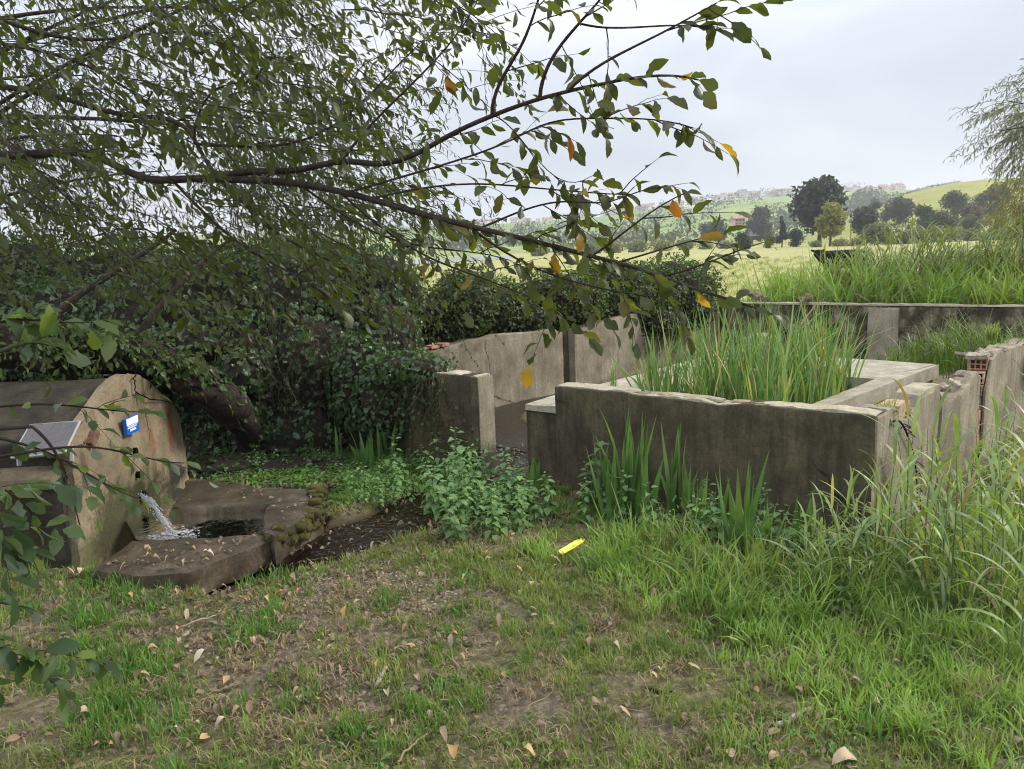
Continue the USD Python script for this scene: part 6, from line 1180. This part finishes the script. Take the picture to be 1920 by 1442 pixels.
tree('oak_tree', 'dark bushy tree left of the red-roofed house', 'tree', 1347, 407, 446, 44, 320, 'dark', 'round', n=1800)
tree('oak_tree', 'smaller dark tree directly left of the bushiest one near the red roof', 'tree', 1322, 415, 446, 26, 315, 'dark', 'round')
tree('bush', 'solitary dark bush in the open meadow left of the eucalyptus', 'bush', 1393, 436, 459, 40, 150, 'deep', 'bush', n=1600)
tree('conifer', 'narrow conical tree left of the eucalyptus', 'tree', 1466, 405, 460, 30, 165, 'dark', 'cone', n=1800)
tree('bush', 'dark bush against the foot of the eucalyptus, on its left', 'bush', 1494, 428, 462, 34, 160, 'deep', 'bush', n=1500)
tree('bush', 'grey-green bush between the conical tree and the meadow', 'bush', 1442, 437, 460, 26, 155, 'olive', 'bush')
tree('oak_tree', 'dark tree behind the yellow one, on its right', 'tree', 1615, 383, 455, 62, 200, 'dark', 'round', n=2200)
tree('oak_tree', 'lone small tree on the skyline of the pasture slope', 'tree', 1641, 370, 392, 20, 330, 'dark', 'round')
tree('oak_tree', 'rounded olive tree group in the middle of the pasture slope', 'tree', 1688, 369, 402, 54, 270, 'olive', 'round', n=2000)
tree('oak_tree', 'smaller rounded tree left of the olive group on the slope', 'tree', 1662, 380, 402, 28, 268, 'olive', 'round')
tree('cypress_tree', 'dark green tree where the hedge begins to climb the slope', 'tree', 1735, 383, 425, 42, 215, 'deep', 'round', n=1800)
tree('oak_tree', 'fresh green rounded tree high on the slope behind the hedge', 'tree', 1789, 357, 395, 44, 260, 'green', 'round', n=2000)
tree('oak_tree', 'dark copper tree at the top of the hedge near the right edge', 'tree', 1868, 345, 392, 50, 250, 'brown', 'round', n=2000)
tree('oak_tree', 'dark green tree between the copper tree and the fresh green one', 'tree', 1835, 362, 392, 34, 250, 'deep', 'round', n=1600)
tree('shrub', 'purple-grey shrub in front of the hedge on the slope', 'shrub', 1822, 381, 412, 54, 215, 'purple', 'bush', n=1800)
tree('shrub', 'large round green shrub in front of the dark hedge', 'shrub', 1766, 397, 432, 56, 190, 'green', 'bush', n=2000)
tree('shrub', 'mottled brown-green shrub right of the large round one', 'shrub', 1820, 402, 434, 46, 185, 'olive', 'bush', n=1600)
tree('shrub', 'golden shrub at the right end of the scrub line', 'shrub', 1868, 398, 440, 50, 170, 'gold', 'bush', n=1600)
tree('shrub', 'pale green shrub right of the yellow tree', 'shrub', 1640, 416, 456, 60, 140, 'pale', 'bush', n=1600)
tree('shrub', 'brownish shrub between the pale shrub and the golden scrub', 'shrub', 1695, 432, 456, 36, 140, 'purple', 'bush')
# the dark hedge climbing the slope: one clipped row of bushes grown together
hx = [(1668, 412, 455, 200), (1690, 408, 452, 200), (1712, 404, 448, 203), (1735, 398, 440, 206), (1757, 390, 432, 212), (1778, 384, 424, 218), (1800, 377, 415, 226), (1822, 370, 405, 234), (1845, 364, 398, 242)]
hd_ = thing('field_hedge', 'long dark green hedge climbing the pasture slope', 'hedge'); hbl = []
for x, tp_, bs_, Yd in hx:
    b = aty(x, bs_, Yd); z0 = ground_at(b[0], Yd); zt = aty(x, tp_, Yd)[2]; hbl.append((np.array([b[0], Yd, (z0 + zt) / 2]), np.array([2.6, 2.2, max((zt - z0) / 2, 1.)])))
put('foliage', crown(hbl, 5200, .42, g), TC['deep'], hd_, kind='stuff')
for k, (x, tp_, w_) in enumerate([(1722, 428, 44), (1758, 424, 46), (1792, 426, 40), (1825, 428, 44), (1858, 430, 40), (1890, 432, 44), (1670, 440, 36), (1610, 444, 40), (1575, 448, 36), (1530, 452, 30), (1700, 438, 30)]):
    tree('scrub_bush', 'low yellow-green scrub bush in the line along the far meadow edge', 'bush', x, tp_, 454, w_, 145, 'gold' if k % 3 else 'pale', 'bush', 'scrub bushes along the meadow edge', 1000)
for k, (x, tp_, w_) in enumerate([(1105, 456, 50), (1150, 453, 44), (1195, 452, 50), (1240, 450, 46), (1285, 449, 44), (1325, 450, 36), (1360, 451, 40), (1060, 459, 44), (1010, 462, 46)]):
    tree('scrub_bush', 'low pale reedy bush in the line at the far left edge of the meadow', 'bush', x, tp_, 470, w_, 190, 'gold' if k % 2 else 'pale', 'bush', 'reedy bushes at the far left of the meadow', 700)
# skyline hedge of the pasture and woods on the far hill: masses that cannot be counted
bl = []
for x in np.arange(1655, 1800, 7.): 
    Yd = 420.; b = aty(x, 400, Yd); z0 = float(hill_near(np.array([b[0]]), np.array([Yd]))[0]); bl.append((np.array([b[0], Yd, z0 + .7]), np.array([1.8, 1.6, 1.2 * (.6 + .8 * g.random())])))
put('skyline_scrub', crown(bl, 1600, .5, g), TC['purple'], label='dark scrub along the skyline of the pasture hill', cat='scrub', kind='stuff')
wood = []
def strip(x0, y0, x1, y1, n, rad, dpt):
    for k in range(n):
        f = (k + g.random()) / n; x, y = x0 + (x1 - x0) * f, y0 + (y1 - y0) * f + g.normal() * 1.5; Yd = dpt * (1 + .06 * g.normal()); b = aty(x, y, Yd); z0 = float(hill_far(np.array([b[0]]), np.array([Yd]))[0]); r = rad * (.6 + .8 * g.random()); wood.append((np.array([b[0], Yd, z0 + r * .6]), np.array([r, r, r * .9])))
strip(1060, 440, 1500, 432, 46, 5, 430); strip(1090, 432, 1340, 440, 40, 5, 480); strip(1450, 425, 1520, 405, 18, 6, 560); strip(1430, 400, 1520, 398, 20, 7, 640); strip(1150, 425, 1300, 420, 24, 6, 620); strip(1200, 412, 1260, 408, 14, 7, 800); strip(1320, 400, 1420, 388, 22, 7, 860); strip(1280, 390, 1330, 380, 10, 7, 1080)
strip(1590, 392, 1680, 372, 34, 8, 760); strip(1570, 400, 1640, 388, 22, 8, 700); strip(1400, 372, 1500, 368, 18, 7, 1240); strip(1150, 404, 1250, 392, 16, 6, 1200); strip(1330, 376, 1380, 372, 8, 7, 1260); strip(780, 462, 1080, 445, 60, 6, 520); strip(740, 450, 1100, 425, 50, 7, 800); strip(1520, 366, 1610, 360, 14, 8, 1250); strip(1020, 452, 1330, 446, 60, 3.5, 360)
wood = [b for b in wood if g.random() < .62]
put('far_woods', crown(wood, 12000, 2.2, g), TC['green'], label='hazy woods and hedgerows scattered over the far hillside', cat='woodland', kind='stuff')

# willows at the right edge
g = np.random.default_rng(502)
for nm, lab, cx, cy, Yd, rx, rz, n, mt, tx in [('grey_willow_tree', 'grey-leaved willow leaning in from the right edge against the sky', 2010, 215, 10.5, 1.35, .95, 330, 'willow_grey', 2060), ('golden_willow_tree', 'yellow-green willow lower at the right edge below the grey one', 1985, 385, 12.5, 1.05, .75, 330, 'willow_gold', 2080)]:
    c0 = aty(cx, cy, Yd); t = thing(nm, lab, 'tree'); b0 = aty(tx, 470, Yd + .3) * [1, 1, 0]; st = spline([b0 - [0, 0, .1], (b0 + c0) / 2 + [.15, 0, 0], c0 + [.3, 0, -.2]], 12); put('trunk', tube(st, np.linspace(.14, .05, 12), 10, .2), M['bark'], t, smooth=True); cn = Canopy()
    for k in range(n):
        d = unit(g, 1)[0]; p = c0 + d * np.array([rx, .9, rz]) * g.random() ** .5 * (.65 + .6 * meshkit.fbm(d[None] * 2.2 + cx, 2, 3)[0]); spray(cn, p - d * .2, d * [1, 1, .5] + [-.3, 0, -.15], .30 + .3 * g.random(), g, .085, .030, .003, 2, None, .35, .4)
        if k % 12 == 0: put('branch', tube(spline([st[-1 - int(g.integers(0, 4))], (st[-1] + p) / 2, p], 8), np.linspace(.025, .005, 8), 5), M['bark'], t)
    put('twigs', join(cn.tubes), M['twig_light'], t, kind='stuff'); P, D, N, S = cn.all(); put('foliage', scatter(NW, P, frames(D, N), S, g), M[mt], t, kind='stuff')

# ------------------------------------------------------------------ village on the far ridge
M['plaster_w'] = plain('white_house_wall', (.52, .49, .45), .8); M['plaster_p'] = plain('pink_house_wall', (.46, .36, .29), .8); M['roof_r'] = rockmat('red_tile_roof', (.26, .15, .11), (.34, .21, .155), (.42, .28, .21), scale=.8); M['pane'] = plain('dark_house_window', (.05, .055, .06), .25); M['roof_g'] = plain('grey_roof', (.34, .33, .32), .7)
def house(label, group, loc, w, d, h, rz, wall_m, roof_m, g, nwin=3, storeys=2, rh=.32, s=1., ov=.06):
    t = thing('house', label, 'house', loc, rz, s, group); v, f = tm(trimesh.creation.box((w, d, h))); put('wall', (v + [0, 0, h / 2 - .5], f), wall_m, t)
    pr = w * rh; o = ov * w; rv = np.array([(-w / 2 - o, -d / 2 - o, h - .5), (w / 2 + o, -d / 2 - o, h - .5), (w / 2 + o, d / 2 + o, h - .5), (-w / 2 - o, d / 2 + o, h - .5), (-w / 2 - o, 0, h - .5 + pr), (w / 2 + o, 0, h - .5 + pr)])
    rf = put('roof', (rv, [(0, 1, 5), (0, 5, 4), (2, 3, 4), (2, 4, 5), (1, 2, 5), (3, 0, 4), (0, 2, 1), (0, 3, 2)]), roof_m, t); v, f = tm(trimesh.creation.box((.5, .5, 1.2))); put('chimney', (v + [w * .25, .2, h - .5 + pr], f), wall_m, rf)
    for r in range(storeys):
        for k in range(nwin):
            v, f = tm(trimesh.creation.box((w / nwin * .36, .06, h / storeys * .42))); put('window', (v + [-w / 2 + w / nwin * (k + .5), -d / 2 - .031, h / storeys * (r + .55) - .5], f), M['pane'], t)
    return t
g = np.random.default_rng(503)
def hz(x, y, Yd): b = aty(x, y, Yd); return np.array([b[0], Yd, float(hill_far(np.array([b[0]]), np.array([Yd]))[0])])
b = hz(1383, 415, 340); b[2] = aty(1383, 421, 340)[2]; house('red-roofed house standing alone among trees below the far hill', None, b, 4.6, 5, 2.9, .15, M['plaster_p'], M['roof_r'], g, 3, 2, .28, ov=.10)
p1 = house('pale house with red roof in the village along the far ridge', 'houses on the far ridge', hz(1135, 408, 1250), 9, 8, 6, .2, M['plaster_w'], M['roof_r'], g)
p2 = house('pale house with red roof in the village along the far ridge', 'houses on the far ridge', hz(1160, 404, 1240), 12, 9, 7, -.3, M['plaster_p'], M['roof_r'], g, 4)
p3 = house('pale house with red roof in the village along the far ridge', 'houses on the far ridge', hz(1210, 396, 1260), 7, 7, 8, .5, M['plaster_w'], M['roof_r'], g, 2, 3)
vs = [(x, 400, g.uniform(1150, 1290)) for x in list(g.uniform(1120, 1265, 34)) + list(g.uniform(1270, 1330, 9)) + list(g.uniform(1330, 1480, 16)) + list(g.uniform(1585, 1700, 26)) + list(g.uniform(820, 1110, 26))]
for k, (x, y, Yd) in enumerate(vs): copy_of((p1, p2, p3)[int(g.integers(0, 3))], None, hz(x, y, Yd), g.normal() * .6, g.uniform(.7, 1.15))
t = thing('institution', 'large white flat-roofed institutional building on the far ridge', 'building', hz(1380, 375, 1235), .08)
for x0, w_, h_ in [(-18, 40, 7), (16, 26, 11), (10, 9, 14)]:
    v, f = tm(trimesh.creation.box((w_, 14 + h_ * .1, h_))); wl = put('wall', (v + [x0, 0, h_ / 2 - 1], f), M['plaster_w'], t); v, f = tm(trimesh.creation.box((w_ + 1, 15 + h_ * .1, .6))); put('roof', (v + [x0, 0, h_ - .7], f), M['roof_g'], t)
    for r in range(int(h_ // 3.4)):
        for k in range(int(w_ // 4)): v, f = tm(trimesh.creation.box((2.6, .1, 1.2))); put('window', (v + [x0 - w_ / 2 + 2.5 + k * 4, -7.06 - h_ * .05, 1.4 + r * 3.3], f), M['pane'], t)
a_, b_ = hz(1278, 405, 900), hz(1334, 397, 930); t = thing('greenhouse', 'long low white greenhouse on the far hillside', 'greenhouse', (a_ + b_) / 2, math.atan2(*(b_ - a_)[1::-1])); L = np.linalg.norm(b_ - a_); v, f = tm(trimesh.creation.box((L, 7, 2.6))); put('wall', (v + [0, 0, 1.3], f), M['plaster_w'], t); v, f = tm(trimesh.creation.cylinder(3.5, L, sections=20)); put('roof', (v[:, [2, 1, 0]] * [1, 1, .5] + [0, 0, 2.4], f), M['plaster_w'], t)
b = aty(1415, 436, 330); house('small grey shed below the domed tree near the red-roofed house', None, (b[0], 330, b[2] - 1.0), 4.5, 3, 2.6, .1, M['roof_g'], M['roof_g'], g, 2, 1, .2)

# ------------------------------------------------------------------ air
v, f = tm(trimesh.creation.box((5400, 3400, 150))); v = v + [0, 1050, 72.5]; zmin = v[:, 2].min(); v[v[:, 2] == zmin, 2] = -16.
put('haze', (v, f), usdkit.material(stage, '/World/Looks/air', {'v': ('principled_volume', {'color': (.90, .94, 1.), 'density': HAZE, 'anisotropy': .2})}, volume='v.volume'), kind='stuff')
